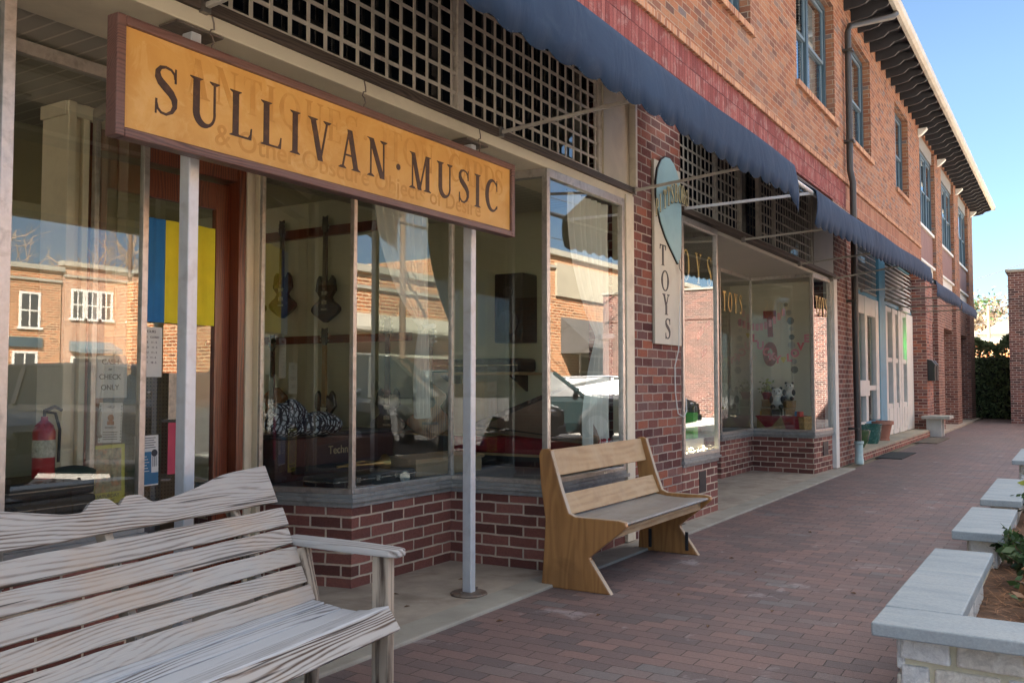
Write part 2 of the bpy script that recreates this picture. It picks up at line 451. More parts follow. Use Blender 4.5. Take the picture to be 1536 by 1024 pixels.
# bright cloud layer added overhead as fill light, clear blue lower down
_g = wn.nodes.new('ShaderNodeTexCoord'); _s = wn.nodes.new('ShaderNodeSeparateXYZ'); wn.links.new(_g.outputs['Generated'], _s.inputs[0])
_n = wn.nodes.new('ShaderNodeTexNoise'); _n.inputs['Scale'].default_value = 2.2; _n.inputs['Detail'].default_value = 8; wn.links.new(_g.outputs['Generated'], _n.inputs['Vector'])
_f = mathn(wn, 'MULTIPLY', ramp(wn, _s.outputs[2], [(.44, 0.0), (.72, 1.0)]), ramp(wn, _n.outputs['Fac'], [(.3, .55), (.7, 1.0)]))
_c = mixc(wn, _f, (0, 0, 0), (4.15, 3.75, 3.3))
_k = mixc(wn, 1.0, sky.outputs[0], (.375, .37, .37), 'MULTIPLY')
_k = mixc(wn, 1.0, _k, ramp(wn, _s.outputs[2], [(0.0, (.62, .74, .84)), (.30, (.92, .98, 1.0))]), 'MULTIPLY')
_a = mixc(wn, 1.0, _k, _c, 'ADD')
wn.links.new(_a, bg.inputs[0]); bg.inputs[1].default_value = 0.055
sl = bpy.data.lights.new('sun', 'SUN'); slo = bpy.data.objects.new('sun', sl); COL.objects.link(slo)
sl.energy = 5.0; sl.angle = R(.55); sl.color = (1, .90, .76)
sd = Vector((SAZ.x * math.cos(SUN_EL), SAZ.y * math.cos(SUN_EL), math.sin(SUN_EL)))
slo.rotation_euler = sd.to_track_quat('Z', 'Y').to_euler()
sc.view_settings.view_transform = 'Standard'; sc.view_settings.look = 'None'
sc.view_settings.exposure = 3.6; sc.view_settings.gamma = 1

# ------------------------------------------------------------------ ground
def st(o): o['kind'] = 'structure'; return o
st(MB().box((-60, -200, -.3), (260, 200, -.02)).build('ground', paint('ground_soil', (.22, .19, .13), .9, .3, .5, world=True)))
st(MB().box((-30, -1.3, -.2), (45, 2.9, 0)).build('brick_pavement', M['paver']))
st(MB().box((-60, -32, -.18), (160, -1.3, -.005)).build('street', M['asphalt']))
st(MB().box((-30, 2.9, -.15), (6.95, 5.2, .012)).box((7.95, 2.9, -.15), (14.4, 5.2, .012)).box((24.0, 2.95, -.15), (36.9, 3.9, .03)).build('entry_slab', M['concrete']))
lm = MB()
xs = -6.0
r2 = random.Random(3)
lm.box((-6, 2.86, -.1), (6.92, 3.07, .019)).box((7.0, 2.85, -.1), (14.35, 3.06, .019))
st(lm.build('entry_kerb', M['lip'], bevel=.008))
pk = MB()
for i in range(9): pk.beam((2 + i * 3.3 - 1.0, -1.9, .0), (2 + i * 3.3 - 1.0 - 2.7, -6.8, .0), .1, .006)
st(pk.build('parking_marking', paint('road_marking', (.6, .6, .58), .7, .1, 6, dirt=(.15, .15, .15), dscale=5)))
st(MB().box((-60, -1.3, -.2), (45, -1.15, .0)).build('street_kerb', M['lip'])).location.z = .004
st(MB().box((-60, -40, -.1), (200, -32, .1)).build('far_pavement', M['lip']))

# ------------------------------------------------------------------ main building
B = thing('brick_building', 'long two storey brick building of shops with a dark eaved roof and blue awnings', 'building', (8, 3.12, 0), world=True)
YF = 3.12
def holes_wall(mb, y0, y1, x0, x1, z0, z1, holes):
    xs = sorted(set([x0, x1] + [h[0] for h in holes] + [h[1] for h in holes]))
    zs = sorted(set([z0, z1] + [h[2] for h in holes] + [h[3] for h in holes]))
    for i in range(len(xs) - 1):
        run = None
        for j in range(len(zs) - 1):
            cx, cz = (xs[i] + xs[i + 1]) / 2, (zs[j] + zs[j + 1]) / 2
            if any(h[0] < cx < h[1] and h[2] < cz < h[3] for h in holes): continue
            mb.box((xs[i], y0, zs[j]), (xs[i + 1], y1, zs[j + 1]))
WZ = (5.40, 7.24)
wins = [(7.95, 10.25), (12.3, 14.6), (15.45, 17.55), (20.25, 22.0)]
LEFTW = [(-2.2, 0), (2.4, 4.7)]
bays = [(23.75, 26.55), (27.9, 31.0), (32.3, 35.3)]
mb = MB()
holes_wall(mb, YF, YF + .3, -8, 23.6, 4.60, 7.62, [(a, b, WZ[0], WZ[1]) for a, b in wins + LEFTW])
holes_wall(mb, YF, YF + .3, 23.6, 36.9, 4.0, 7.62, [(a, b, 4.0, 7.5) for a, b in bays])
mb.box((36.6, YF + .3, 0), (36.9, 15, 7.62)); mb.box((-8, YF + .3, 0), (-7.7, 15, 7.62)); mb.box((-7.7, 14.7, 0), (36.6, 15, 7.62))
mb.build('upper_wall', M['upper'], B)
MB().box((-8, YF + .001, 4.13), (15.28, YF + .3, 4.53)).build('painted_band', M['band_red'], B)
MB().box((15.28, YF + .002, 4.13), (23.6, YF + .3, 4.53)).build('soldier_course', M['band_brick'], B)
mb = MB().box((-8, YF - .035, 4.53), (23.6, YF + .3, 4.60))
mb.build('ledge_course', M['sill_brick'], B, bevel=.006)
# lintel zone behind the awning
MB().box((-8, YF + .10, 4.02), (23.6, YF + .3, 4.13)).build('lintel', M['eave'], B)
MB().box((6.88, YF, 0), (7.99, YF + .4, 4.13)).build('brick_pier', M['pier'], B)
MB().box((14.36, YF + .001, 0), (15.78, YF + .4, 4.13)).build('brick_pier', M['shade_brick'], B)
MB().box((24.3, YF + .001, 0), (25.45, YF + .6, 4.0)).build('brick_pier', M['pier'], B)
for a, b in ((26.6, 27.85), (31.05, 32.25), (35.35, 36.88)):
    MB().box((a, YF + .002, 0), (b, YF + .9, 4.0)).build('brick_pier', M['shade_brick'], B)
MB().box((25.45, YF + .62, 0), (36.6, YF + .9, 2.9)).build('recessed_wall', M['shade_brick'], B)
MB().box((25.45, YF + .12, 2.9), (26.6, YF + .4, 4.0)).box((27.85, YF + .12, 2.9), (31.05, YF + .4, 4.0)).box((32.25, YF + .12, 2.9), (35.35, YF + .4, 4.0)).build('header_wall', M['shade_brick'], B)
# floors, ceilings and inner walls
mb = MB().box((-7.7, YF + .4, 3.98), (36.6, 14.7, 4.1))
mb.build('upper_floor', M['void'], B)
mb = MB()
mb.box((-7.7, 9.6, 0), (7.1, 9.8, 3.9)).box((7.1, YF + .4, 0), (7.25, 9.8, 3.9)); mb.build('shop_wall', M['inwall'], B)
MB().box((-7.7, 5.2, -.1), (7.1, 9.6, .02)).build('shop_floor', M['infloor'], B)
MB().box((-7.7, 5.05, 3.25), (7.1, 9.6, 3.3)).build('shop_ceiling', M['inwall'], B)
MB().box((7.7, YF + .4, 0), (7.8, 8, 3.9)).box((14.2, YF + .35, 0), (14.35, 8, 3.9)).box((7.8, 7.5, 0), (14.2, 7.6, 3.9)).build('shop_wall', M['toywall'], B)
MB().box((7.8, 5.2, -.1), (14.2, 7.5, .02)).build('shop_floor', M['infloor'], B)
MB().box((7.8, 4.95, 3.05), (14.2, 7.5, 3.1)).build('shop_ceiling', M['toywall'], B)
# second floor rooms
MB().box((-7.7, 6.0, 4.1), (36.6, 6.1, 7.6)).build('room_wall', paint('room_wall', (.30, .29, .27), .8, .1, 2, world=True), B)

# bead board soffit
def bead(name, col):
    m, nt, p, out = newmat(name)
    g = worldc(nt); s = N(nt, 'ShaderNodeSeparateXYZ'); L(nt, g, s.inputs[0])
    fr = mathn(nt, 'FRACT', mathn(nt, 'DIVIDE', s.outputs[0], .092))
    gr = mathn(nt, 'LESS_THAN', mathn(nt, 'ABSOLUTE', mathn(nt, 'SUBTRACT', fr, .5)), .06)
    n = noise(nt, g, 2.5, 5, .6)
    base = mixc(nt, ramp(nt, n, [(.3, 0.0), (.7, 1.0)]), tuple(x * .9 for x in col), col)
    L(nt, mixc(nt, gr, base, tuple(x * 1.5 for x in col)), p.inputs['Base Color'])
    p.inputs['Roughness'].default_value = .5
    bump(nt, p, mathn(nt, 'SUBTRACT', 1, gr), .6, .006)
    return m
M['bead'] = bead('bead_board', (.38, .34, .26))
M['bead2'] = bead('bead_board_pale', (.42, .40, .36))
mb = MB().box((-7.7, YF + .30, 2.82), (6.88, 5.2, 2.86))
mb.build('soffit', M['bead'], B)
MB().box((-7.7, YF - .015, 2.80), (6.88, YF + .42, 2.87)).box((-7.7, YF + .42, 2.805), (6.88, YF + .46, 2.82)).build('soffit_border', M['cream'], B, bevel=.004)
MB().box((7.99, YF + .05, 2.86), (14.36, 5.2, 2.9)).build('soffit', paint('toy_soffit', (.50, .46, .38), .6, .06, 2, world=True), B)
mb = MB().box((-7.7, YF - .03, 2.872), (6.88, YF + .1, 2.925)).box((8.0, YF - .03, 2.905), (14.36, YF + .1, 2.96))
mb.build('beam', M['darkwood'], B, bevel=.006)
# black sheets painted as the darkness of the loft behind the lattice
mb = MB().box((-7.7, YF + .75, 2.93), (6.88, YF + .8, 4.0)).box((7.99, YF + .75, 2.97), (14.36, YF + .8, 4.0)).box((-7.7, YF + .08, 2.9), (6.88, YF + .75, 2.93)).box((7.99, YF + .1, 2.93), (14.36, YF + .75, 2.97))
mb.build('loft_dark_sheet', M['void'], B)

PITCH = .1195
def lattice(x0, x1, z0, z1, mat, parent, y=YF + .02, stiles=(), gaps=()):
    f = MB()
    f.box((x0, y - .006, z0), (x1, y + .03, z0 + .03)); f.box((x0, y - .006, z1 - .04), (x1, y + .03, z1))
    for s in stiles: f.box((s - .03, y - .010, z0 + .002), (s + .03, y + .032, z1 - .002))
    rr = random.Random(int(x0 * 10))
    n = int((x1 - x0) / PITCH)
    for i in range(1, n + 1):
        x = x0 + i * PITCH + rr.uniform(-.003, .003)
        if any(a < x < b for a, b in gaps) or any(abs(x - s) < .04 for s in stiles): continue
        f.box((x - .010, y, z0 + .03), (x + .010, y + .007, z1 - .04))
    k = 1
    while z0 + k * PITCH < z1 - .05:
        z = z0 + .005 + k * PITCH + rr.uniform(-.003, .003)
        segs = [(x0, x1)]
        for a, b in gaps:
            segs = [q for s in segs for q in ((s[0], min(s[1], a)), (max(s[0], b), s[1])) if q[1] - q[0] > .05]
        for a, b in segs:
            f.box((a, y + .003, z - .010), (b, y + .0095, z + .010))
        k += 1
    o = f.build('lattice', mat, parent)
    g = MB()
    g.quad((x0, y + .09, z0), (x1, y + .09, z0), (x1, y + .09, z1), (x0, y + .09, z1))
    g.build('pane', M['skyglass'], o, fix=False)
    return o
lattice(-7.6, 6.34, 2.925, 4.03, M['lattice'], B, stiles=(-1.0, 1.2, 4.43, 6.33))
MB().box((6.36, YF - .005, 2.925), (6.84, YF + .09, 4.03)).build('corner_board', M['cream'], B, bevel=.004)
MB().box((6.845, YF - .06, 2.925), (6.885, YF + .05, 4.03)).box((6.72, YF - .03, 0.02), (6.87, YF + .1, 2.845)).build('white_jamb', M['cream_trim'], B, bevel=.004)
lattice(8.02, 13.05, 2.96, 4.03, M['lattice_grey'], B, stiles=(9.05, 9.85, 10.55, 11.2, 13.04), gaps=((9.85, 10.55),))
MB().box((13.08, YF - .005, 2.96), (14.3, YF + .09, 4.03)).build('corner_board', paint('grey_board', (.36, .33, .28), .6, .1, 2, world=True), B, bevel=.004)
MB().box((14.14, YF - .04, .02), (14.35, YF + .12, 2.885)).build('white_jamb', M['white'], B, bevel=.004)

# ------------------------------------------------------------------ display windows
def off_poly(P, d):
    n = len(P); out = []
    A = sum(P[i][0] * P[(i + 1) % n][1] - P[(i + 1) % n][0] * P[i][1] for i in range(n))
    s = 1 if A > 0 else -1
    for i in range(n):
        p0, p1, p2 = Vector(P[i - 1]), Vector(P[i]), Vector(P[(i + 1) % n])
        e1 = (p1 - p0).normalized(); e2 = (p2 - p1).normalized()
        n1 = Vector((e1.y, -e1.x)) * s; n2 = Vector((e2.y, -e2.x)) * s
        b = (n1 + n2); b = b / max(.3, b.dot(n1)) if b.length > 1e-6 else n1
        out.append((p1.x + b.x * d, p1.y + b.y * d))
    return out
def slab(mb, P, z0, z1):
    mb.prism([(x, y, z0) for x, y in P], (0, 0, z1 - z0))
def tri_slab(mb, P, z0, z1):
    """prism of a concave footprint, triangulated with bmesh"""
    bm = bmesh.new()
    vs = [bm.verts.new((x, y, z0)) for x, y in P]
    f = bm.faces.new(vs)
    r = bmesh.ops.extrude_face_region(bm, geom=[f])
    for v in r['geom']:
        if isinstance(v, bmesh.types.BMVert): v.co.z = z1
    bm.faces.new(vs) if False else None
    bmesh.ops.triangulate(bm, faces=[q for q in bm.faces if len(q.verts) > 4])
    bm.verts.index_update(); n = len(mb.v)
    mb.v += [tuple(v.co) for v in bm.verts]
    mb.f += [tuple(n + v.index for v in q.verts) for q in bm.faces]
    bm.free()

def display(front, top, foot, muls, zt, niche=None, fl=M['dispfloor']):
    """front: glass polyline; foot: plinth footprint"""
    a = MB()
    m = len(front)
    for i in range(m - 1):
        p, q = Vector(front[i]), Vector(front[i + 1])
        for z0, z1, wd in ((.60, .632, .05), (zt - .06, zt, .05)):
            a.beam((p.x, p.y, (z0 + z1) / 2), (q.x, q.y, (z0 + z1) / 2), wd, z1 - z0)
    for k, (x, y) in enumerate(front):
        h_ = .022 if y < 3.3 else .0165
        a.box((x - h_, y - h_, .601), (x + h_, y + h_, zt - .0015 * (k + 1)))
        a.box((x - h_ - .003, y - h_ - .003, .602), (x + h_ + .003, y + h_ + .003, .66 - .002 * k))
    for (x, y) in muls: a.box((x - .018, y - .018, .603), (x + .018, y + .018, zt - .001))
    w_ = a.build('display_window', M['alu'], B, bevel=.003)
    for i in range(m - 1):
        p, q = front[i], front[i + 1]
        g = MB(); g.quad((p[0], p[1], .61), (q[0], q[1], .61), (q[0], q[1], zt - .01), (p[0], p[1], zt - .01))
        g.build('pane', M['glass'], w_, fix=False)
    pl = MB()
    if niche:
        F2 = list(foot)
        tri_slab(pl, F2, 0, niche[4]); 
        # niche cut into the first front run: rebuild the upper zone around it
        x0, x1, y0, dep = niche[0], niche[1], niche[2], niche[3]
        tri_slab(pl, niche[5], niche[4], .51); tri_slab(pl, niche[6], niche[4], .51); tri_slab(pl, niche[7], niche[4], .51)
    else: tri_slab(pl, foot, 0, .51)
    pl.build('plinth', M['plinth'], w_)
    lg = MB(); tri_slab(lg, off_poly(foot, .012), .512, .545); tri_slab(lg, off_poly(foot, .035), .545, .572); tri_slab(lg, off_poly(foot, .022), .572, .60)
    lg.build('ledge', M['ledge'], w_, bevel=.003)
    fm = MB(); tri_slab(fm, off_poly(foot, -.06), .60, .606); fm.build('platform', fl, w_)
    return w_
# music shop, right of the door
rf = [(6.68, YF), (5.45, YF), (5.40, 3.895), (4.335, 3.895), (4.17, 4.55)]
foot = [(6.72, YF), (5.45, YF), (5.40, 3.895), (4.335, 3.895), (4.17, 4.62), (4.17, 5.3), (6.98, 5.3), (6.98, YF + .42), (6.72, YF + .42)]
display(rf, None, foot, [], 2.80)
# left of the door (mirrored about x = 3.57)
C2 = 2 * 3.57
mir = lambda P: [(C2 - x, y) for x, y in P]
display(mir(rf), None, list(reversed(mir([(6.72, YF), (5.45, YF), (5.40, 3.895), (4.335, 3.895), (4.17, 4.62), (4.17, 5.3), (8.9, 5.3), (8.9, YF)]))), [], 2.80)
# toy shop, both sides
tl = [(8.0, YF), (8.95, YF), (9.0, 4.09), (10.36, 4.09), (10.55, 4.9)]
display(tl, None, list(reversed([(8.0, YF + .401), (8.0, 5.3), (10.55, 5.3), (10.55, 4.95), (10.36, 4.09), (9.0, 4.09), (8.95, YF), (8.001, YF)])), [], 2.87)
tr = [(14.12, YF + .02), (13.19, YF + .06), (13.27, 4.09), (11.88, 4.09), (11.7, 4.9)]
display(tr, None, [(14.14, YF + .02), (13.19, YF + .06), (13.27, 4.09), (11.88, 4.09), (11.7, 4.95), (11.7, 5.3), (14.2, 5.3), (14.2, YF + .36), (14.14, YF + .36)], [], 2.87)
# flat black plates painted as the dark inside crawl-space vents, toy plinths
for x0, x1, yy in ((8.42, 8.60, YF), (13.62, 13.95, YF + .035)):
    v = MB().box((x0, yy - .006, .24), (x1, yy - .001, .44)).build('vent_dark_plate', M['black'], B)

# side walls of the bays above plinths, at the door line
def door(x0, x1, y, z0, z1, mat, parent, glz=True, casw=.2, cas=None):
    d = MB()
    w_ = .115
    d.box((x0, y, z0), (x0 + w_, y + .045, z1)).box((x1 - w_, y, z0), (x1, y + .045, z1)).box((x0 + w_, y + .001, z1 - .17), (x1 - w_, y + .044, z1)).box((x0 + w_, y + .001, z0), (x1 - w_, y + .044, z0 + .28))
    o = d.build('door', mat, parent, bevel=.006)
    g = MB().quad((x0 + w_, y + .022, z0 + .28), (x1 - w_, y + .022, z0 + .28), (x1 - w_, y + .022, z1 - .17), (x0 + w_, y + .022, z1 - .17))
    g.build('glass', M['glass'], o, fix=False)
    return o
dm = door(3.0, 4.0, 4.66, .03, 2.58, M['door'], B)
MB().tube([(3.06, 4.60, 1.0), (3.06, 4.615, 1.02), (3.06, 4.61, 1.14), (3.06, 4.655, 1.16)], .011).build('handle', M['steel'], dm, smooth=True)
MB().box((2.95, 4.60, .02), (2.998, 4.78, 2.75)).box((4.002, 4.58, .02), (4.06, 4.78, 2.75)).box((2.998, 4.60, 2.60), (4.002, 4.78, 2.72)).build('door_frame', M['door'], B, bevel=.005)
cs = MB()
for s in (0, 1):
    for k, (a, b_, yy) in enumerate(((4.062, 4.10, 4.57), (4.10, 4.15, 4.60), (4.15, 4.20, 4.555))):
        xa, xb = (a, b_) if s else (2 * 3.503 - a, 2 * 3.503 - b_)
        cs.box((xa, yy, .02), (xb, 4.8, 2.82))
cs.box((2.79, 4.565, 2.74), (4.21, 4.8, 2.815))
cs.build('door_casing', M['cream'], B, bevel=.006)
door(10.75, 11.55, 4.95, .03, 2.3, M['white'], B)
MB().box((10.5, 4.95, .02), (10.74, 5.1, 2.86)).box((11.56, 4.95, .02), (11.72, 5.1, 2.86)).box((10.74, 4.95, 2.32), (11.56, 5.1, 2.86)).build('door_frame', M['toywall'], B)
# inner partition above the display backs
# ------------------------------------------------------------------ third shop (white and blue)
Y3 = 3.45
p = B
st3 = MB().box((15.79, 3.04, .0), (24.28, 5, .17)); st3.build('step', paint('step_concrete', (.36, .32, .24), .8, .15, 3, dirt=(.18, .16, .12), world=True, bmp=.4), B, bevel=.01)
MB().box((15.80, 3.035, .0), (24.0, 3.039, .12)).build('step_riser', M['plinth'], B)
w3 = MB()
w3.box((15.8, Y3, 2.98), (24.3, Y3 + .1, 3.06)).box((15.8, Y3 + .02, 3.98), (24.3, Y3 + .1, 4.02))
w3.box((19.72, Y3 - .05, .17), (20.42, Y3 + .12, 3.98)).box((15.79, Y3 - .02, .17), (16.0, Y3 + .1, 3.98))
w3.box((17.5, Y3 - .01, .19), (19.72, Y3 + .05, .55))
w3.build('shopfront_frame', M['blue_paint'], B, bevel=.01)
d3 = MB()
for a, b in ((16.0, 16.35), (17.3, 17.65), (18.3, 18.52), (19.4, 19.715)): d3.box((a, Y3 - .03, .56), (b, Y3 + .05, 2.975))
d3.box((16.35, Y3 - .02, 2.6), (17.3, Y3 + .04, 2.97)).box((17.65, Y3 - .02, 2.62), (19.4, Y3 + .04, 2.97)).box((16.35, Y3 - .02, .2), (18.3, Y3 + .04, .56))
d3.box((17.65, Y3 - .02, 1.15), (19.4, Y3 + .04, 1.25)).box((17.64, Y3 - .06, 1.05), (18.5, Y3 - .03, 1.35))
o3 = d3.build('storm_door', M['white'], B, bevel=.008)
MB().quad((16.35, Y3 + .03, .5), (19.4, Y3 + .03, .5), (19.4, Y3 + .03, 2.7), (16.35, Y3 + .03, 2.7)).build('glass', M['glass'], o3, fix=False)
wp = MB()
segs = [(20.45, 20.75), (21.35, 21.75), (22.15, 22.45), (22.5, 22.75), (23.3, 24.28)]
for a, b in segs: wp.box((a, Y3 - .03, .18), (b, Y3 + .1, 2.95))
for a, b in ((20.75, 21.35), (21.75, 22.15), (22.75, 23.3)):
    wp.box((a, Y3 - .01, .18), (b, Y3 + .08, .85)).box((a + .06, Y3 - .03, .28), (b - .06, Y3 - .011, .75)).box((a, Y3 - .01, 1.75), (b, Y3 + .08, 1.85)).box((a, Y3 - .01, 2.85), (b, Y3 + .08, 2.95))
wp.box((22.4, Y3 - .09, 2.96), (23.5, Y3 + .1, 3.06))
for i in range(9): wp.prism([(20.45, Y3 - .03, 3.12 + i * .095), (20.45, Y3 + .03, 3.19 + i * .095), (20.45, Y3 + .045, 3.19 + i * .095), (20.45, Y3 - .015, 3.12 + i * .095)], (3.7, 0, 0))
ow = wp.build('white_shopfront', M['white'], B, bevel=.006)
MB().quad((20.75, Y3 + .05, .85), (22.15, Y3 + .05, .85), (22.15, Y3 + .05, 2.85), (20.75, Y3 + .05, 2.85)).build('pane', M['glass'], ow, fix=False)
MB().quad((22.75, Y3 + .05, .85), (23.3, Y3 + .05, .85), (23.3, Y3 + .05, 2.85), (22.75, Y3 + .05, 2.85)).build('pane', M['glass'], ow, fix=False)
MB().box((15.8, Y3 + .16, 3.0), (24.28, Y3 + .18, 4.0)).build('transom_backing', paint('transom_grey', (.16, .16, .16), .6, .1, 2), B)
lattice(16.02, 19.7, 3.07, 3.98, M['lattice_grey'], B, y=Y3 + .0)
MB().box((15.8, 4.9, .17), (24.28, 5.0, 2.95)).box((24.0, Y3 + .12, .17), (24.28, 4.9, 2.95)).build('shop_wall', paint('third_shop_wall', (.22, .22, .2), .8, .1, 2, world=True), B)
# ------------------------------------------------------------------ upper windows
def upwin(x0, x1, z0, z1, y, n, parent, sill=True, blind=True):
    f = MB()
    b = .075
    f.box((x0, y, z0), (x0 + b, y + .09, z1)).box((x1 - b, y, z0), (x1, y + .09, z1)).box((x0 + b, y, z1 - b), (x1 - b, y + .09, z1)).box((x0 + b, y, z0), (x1 - b, y + .09, z0 + .05))
    wdt = (x1 - x0 - 2 * b) / n
    for i in range(1, n): f.box((x0 + b + i * wdt - .06, y + .001, z0 + .05), (x0 + b + i * wdt + .06, y + .09, z1 - b))
    o = f.build('window', M['teal'], parent, bevel=.004)
    zm = (z0 + z1) / 2
    for i in range(n):
        a = x0 + b + i * wdt + (.06 if i else 0); c = x0 + b + (i + 1) * wdt - (.06 if i < n - 1 else 0)
        s = MB()
        for (u0, u1, yy) in ((zm - .02, z1 - b, y + .02), (z0 + .05, zm + .02, y + .05)):
            s.box((a, yy, u0), (a + .045, yy + .03, u1)).box((c - .045, yy, u0), (c, yy + .03, u1)).box((a + .045, yy, u0), (c - .045, yy + .03, u0 + .045)).box((a + .045, yy, u1 - .045), (c - .045, yy + .03, u1))
        s.build('sash', M['sash'], o, bevel=.003)
        g = MB().quad((a, y + .034, zm), (c, y + .034, zm), (c, y + .034, z1 - b), (a, y + .034, z1 - b)).quad((a, y + .064, z0 + .05), (c, y + .064, z0 + .05), (c, y + .064, zm), (a, y + .064, zm))
        g.build('pane', M['upglass'], o, fix=False)
        if blind:
            bl = MB()
            z = z1 - b - .02; zend = z0 + (.15 if i % 2 else .6)
            while z > zend:
                bl.prism([(a + .02, y + .13, z), (a + .02, y + .15, z - .03), (a + .02, y + .153, z - .028), (a + .02, y + .133, z + .002)], (c - a - .04, 0, 0)); z -= .045
            bl.build('blind', M['white'], o)
    if sill:
        MB().box((x0 - .06, YF - .05, z0 - .085), (x1 + .06, YF + .12, z0 - .002)).build('sill', M['sill_brick'], o, bevel=.006)
    return o
for a, b in wins + LEFTW: 
    upwin(a, b, WZ[0], WZ[1], YF + .13, 2, B)
for a, b in bays:
    upwin(a, b, 5.26, 7.15, YF + .10, 3, B, sill=False, blind=False)
    wpn = MB().box((a, YF + .10, 4.36), (b, YF + .16, 5.18)); q_ = a
    while q_ < b - .02: wpn.box((q_ + .008, YF + .08, 4.362), (min(b, q_ + .15) - .004, YF + .101, 5.178)); q_ += .15
    wpn.build('wood_panel', M['panelwood'], B)
    MB().box((a, YF + .03, 5.18), (b, YF + .2, 5.255)).box((a, YF + .02, 4.30), (b, YF + .17, 4.36)).box((a, YF + .09, 4.0), (b, YF + .17, 4.30)).build('white_board', M['white'], B, bevel=.005)
    MB().box((a, YF + .07, 7.155), (b, YF + .2, 7.62)).build('head_panel', paint('head_panel', (.24, .23, .22), .6, .1, 3, world=True), B)
# eaves, rafters, gutter, brackets, roof
EY, EZ = 2.42, 7.70
MB().box((-9, EY + .05, 7.72), (37.35, YF + .35, 7.76)).build('eave_boarding', M['eave'], B)
prof = [(YF, 7.45), (YF - .22, 7.47), (YF - .34, 7.50), (YF - .42, 7.57), (YF - .52, 7.585), (YF - .58, 7.60), (YF - .63, 7.66), (YF - .64, 7.719), (YF, 7.719)]
rp = MB().prism([(12.0, y, z) for y, z in prof], (.06, 0, 0))
r0 = rp.build('rafter_tail', M['eave'], B)
x = 12.55; 
for i in range(45):
    c = r0.copy(); COL.objects.link(c); c.parent = B; c.location = ((i + 1) * .56, 0, 0)
gp = [(EY + .08, EZ - .06), (EY + .02, EZ - .055), (EY - .035, EZ - .02), (EY - .05, EZ + .075), (EY - .03, EZ + .08), (EY + .08, EZ + .08)]
MB().prism([(-9, y, z) for y, z in gp], (46.4, 0, 0)).build('gutter', M['gutter'], B)
MB().prism([(37.35, YF + .3, 7.62), (37.35, EY - .04, 7.64), (37.35, EY - .04, 7.78), (37.35, YF + .3, 7.78)], (.05, 0, 0)).build('fascia', M['gutter'], B)
for x in (23.62, 27.2, 31.65, 36.2):
    MB().prism([(x - .08, YF - .001, 7.25), (x - .08, YF - .07, 7.28), (x - .08, YF - .18, 7.38), (x - .08, YF - .21, 7.42), (x - .08, YF - .21, 7.445), (x - .08, YF - .001, 7.445)], (.16, 0, 0)).build('bracket', M['white'], B, bevel=.01)
rb = MB()
a0, a1, b0, b1 = -9, 37.45, EY - .03, 15.6
rb.v = [(a0, b0, 7.79), (a1, b0, 7.79), (a1, b1, 7.79), (a0, b1, 7.79), (-3, 9, 9.6), (31, 9, 9.6)]
rb.f = [(0, 1, 5, 4), (1, 2, 5), (2, 3, 4, 5), (3, 0, 4), (3, 2, 1, 0)]
rb.build('roof', M['roofing'], B)
# downspout
dp = MB()
X0 = 15.25
dp.tube([(X0 + 1.1, EY + .05, 7.6), (X0 + .9, EY + .06, 7.48), (X0 + .1, YF - .09, 7.16), (X0, YF - .08, 7.02), (X0, YF - .08, 4.75), (X0, YF - .12, 4.55), (X0, YF - .12, 4.1), (X0, YF - .12, 2.0), (X0 + .02, YF - .13, .35)], .052, 10)
dso = dp.build('downspout', M['pipe'], B, smooth=True)
MB().lathe([(.055, 0), (.07, .01), (.07, .09), (.062, .10), (.062, .32), (.075, .33), (.075, .37)], (X0 + .02, YF - .14, .0), 14).build('pvc_boot', paint('pvc', (.42, .55, .53), .5, .15, 6, dirt=(.6, .6, .56), dscale=8), dso, smooth=True)
for z in (.55, 2.6, 5.2, 6.7): MB().box((X0 - .075, YF - .16, z), (X0 + .075, YF + .0, z + .035)).build('strap', M['pipe'], dso)
# ------------------------------------------------------------------ lettering
def arc(cx, cy, rx, ry, a0, a1, n=14):
    return [(cx + rx * math.cos(R(a0 + (a1 - a0) * i / n)), cy + ry * math.sin(R(a0 + (a1 - a0) * i / n))) for i in range(n + 1)]
def ribbon(pts, ws):
    n = len(pts); A = []; Bq = []
    if not isinstance(ws, (list, tuple)): ws = [ws] * n
    for i in range(n):
        p, q = pts[max(i - 1, 0)], pts[min(i + 1, n - 1)]
        dx, dy = q[0] - p[0], q[1] - p[1]; l = math.hypot(dx, dy) or 1
        t = i / (n - 1) * (len(ws) - 1); k = min(int(t), len(ws) - 2); w_ = ws[k] + (ws[k + 1] - ws[k]) * (t - k)
        ox, oy = -dy / l * w_ / 2, dx / l * w_ / 2
        A.append((pts[i][0] + ox, pts[i][1] + oy)); Bq.append((pts[i][0] - ox, pts[i][1] - oy))
    return (A, Bq)
TK, TN = .165, .055
def rc(x0, y0, x1, y1): return [(x0, y0), (x1, y0), (x1, y1), (x0, y1)]
def sf(x, y, w_=.32, s=.035):     # serif slab with little brackets
    up = 1 if y < .5 else -1
    return [(x - w_ / 2, y), (x + w_ / 2, y), (x + w_ / 2, y + up * s * .5), (x + w_ * .22, y + up * s * 1.9), (x - w_ * .22, y + up * s * 1.9), (x - w_ / 2, y + up * s * .5)]
def sl(xb, yb, xt, yt, w_): return [(xb - w_ / 2, yb), (xb + w_ / 2, yb), (xt + w_ / 2, yt), (xt - w_ / 2, yt)]
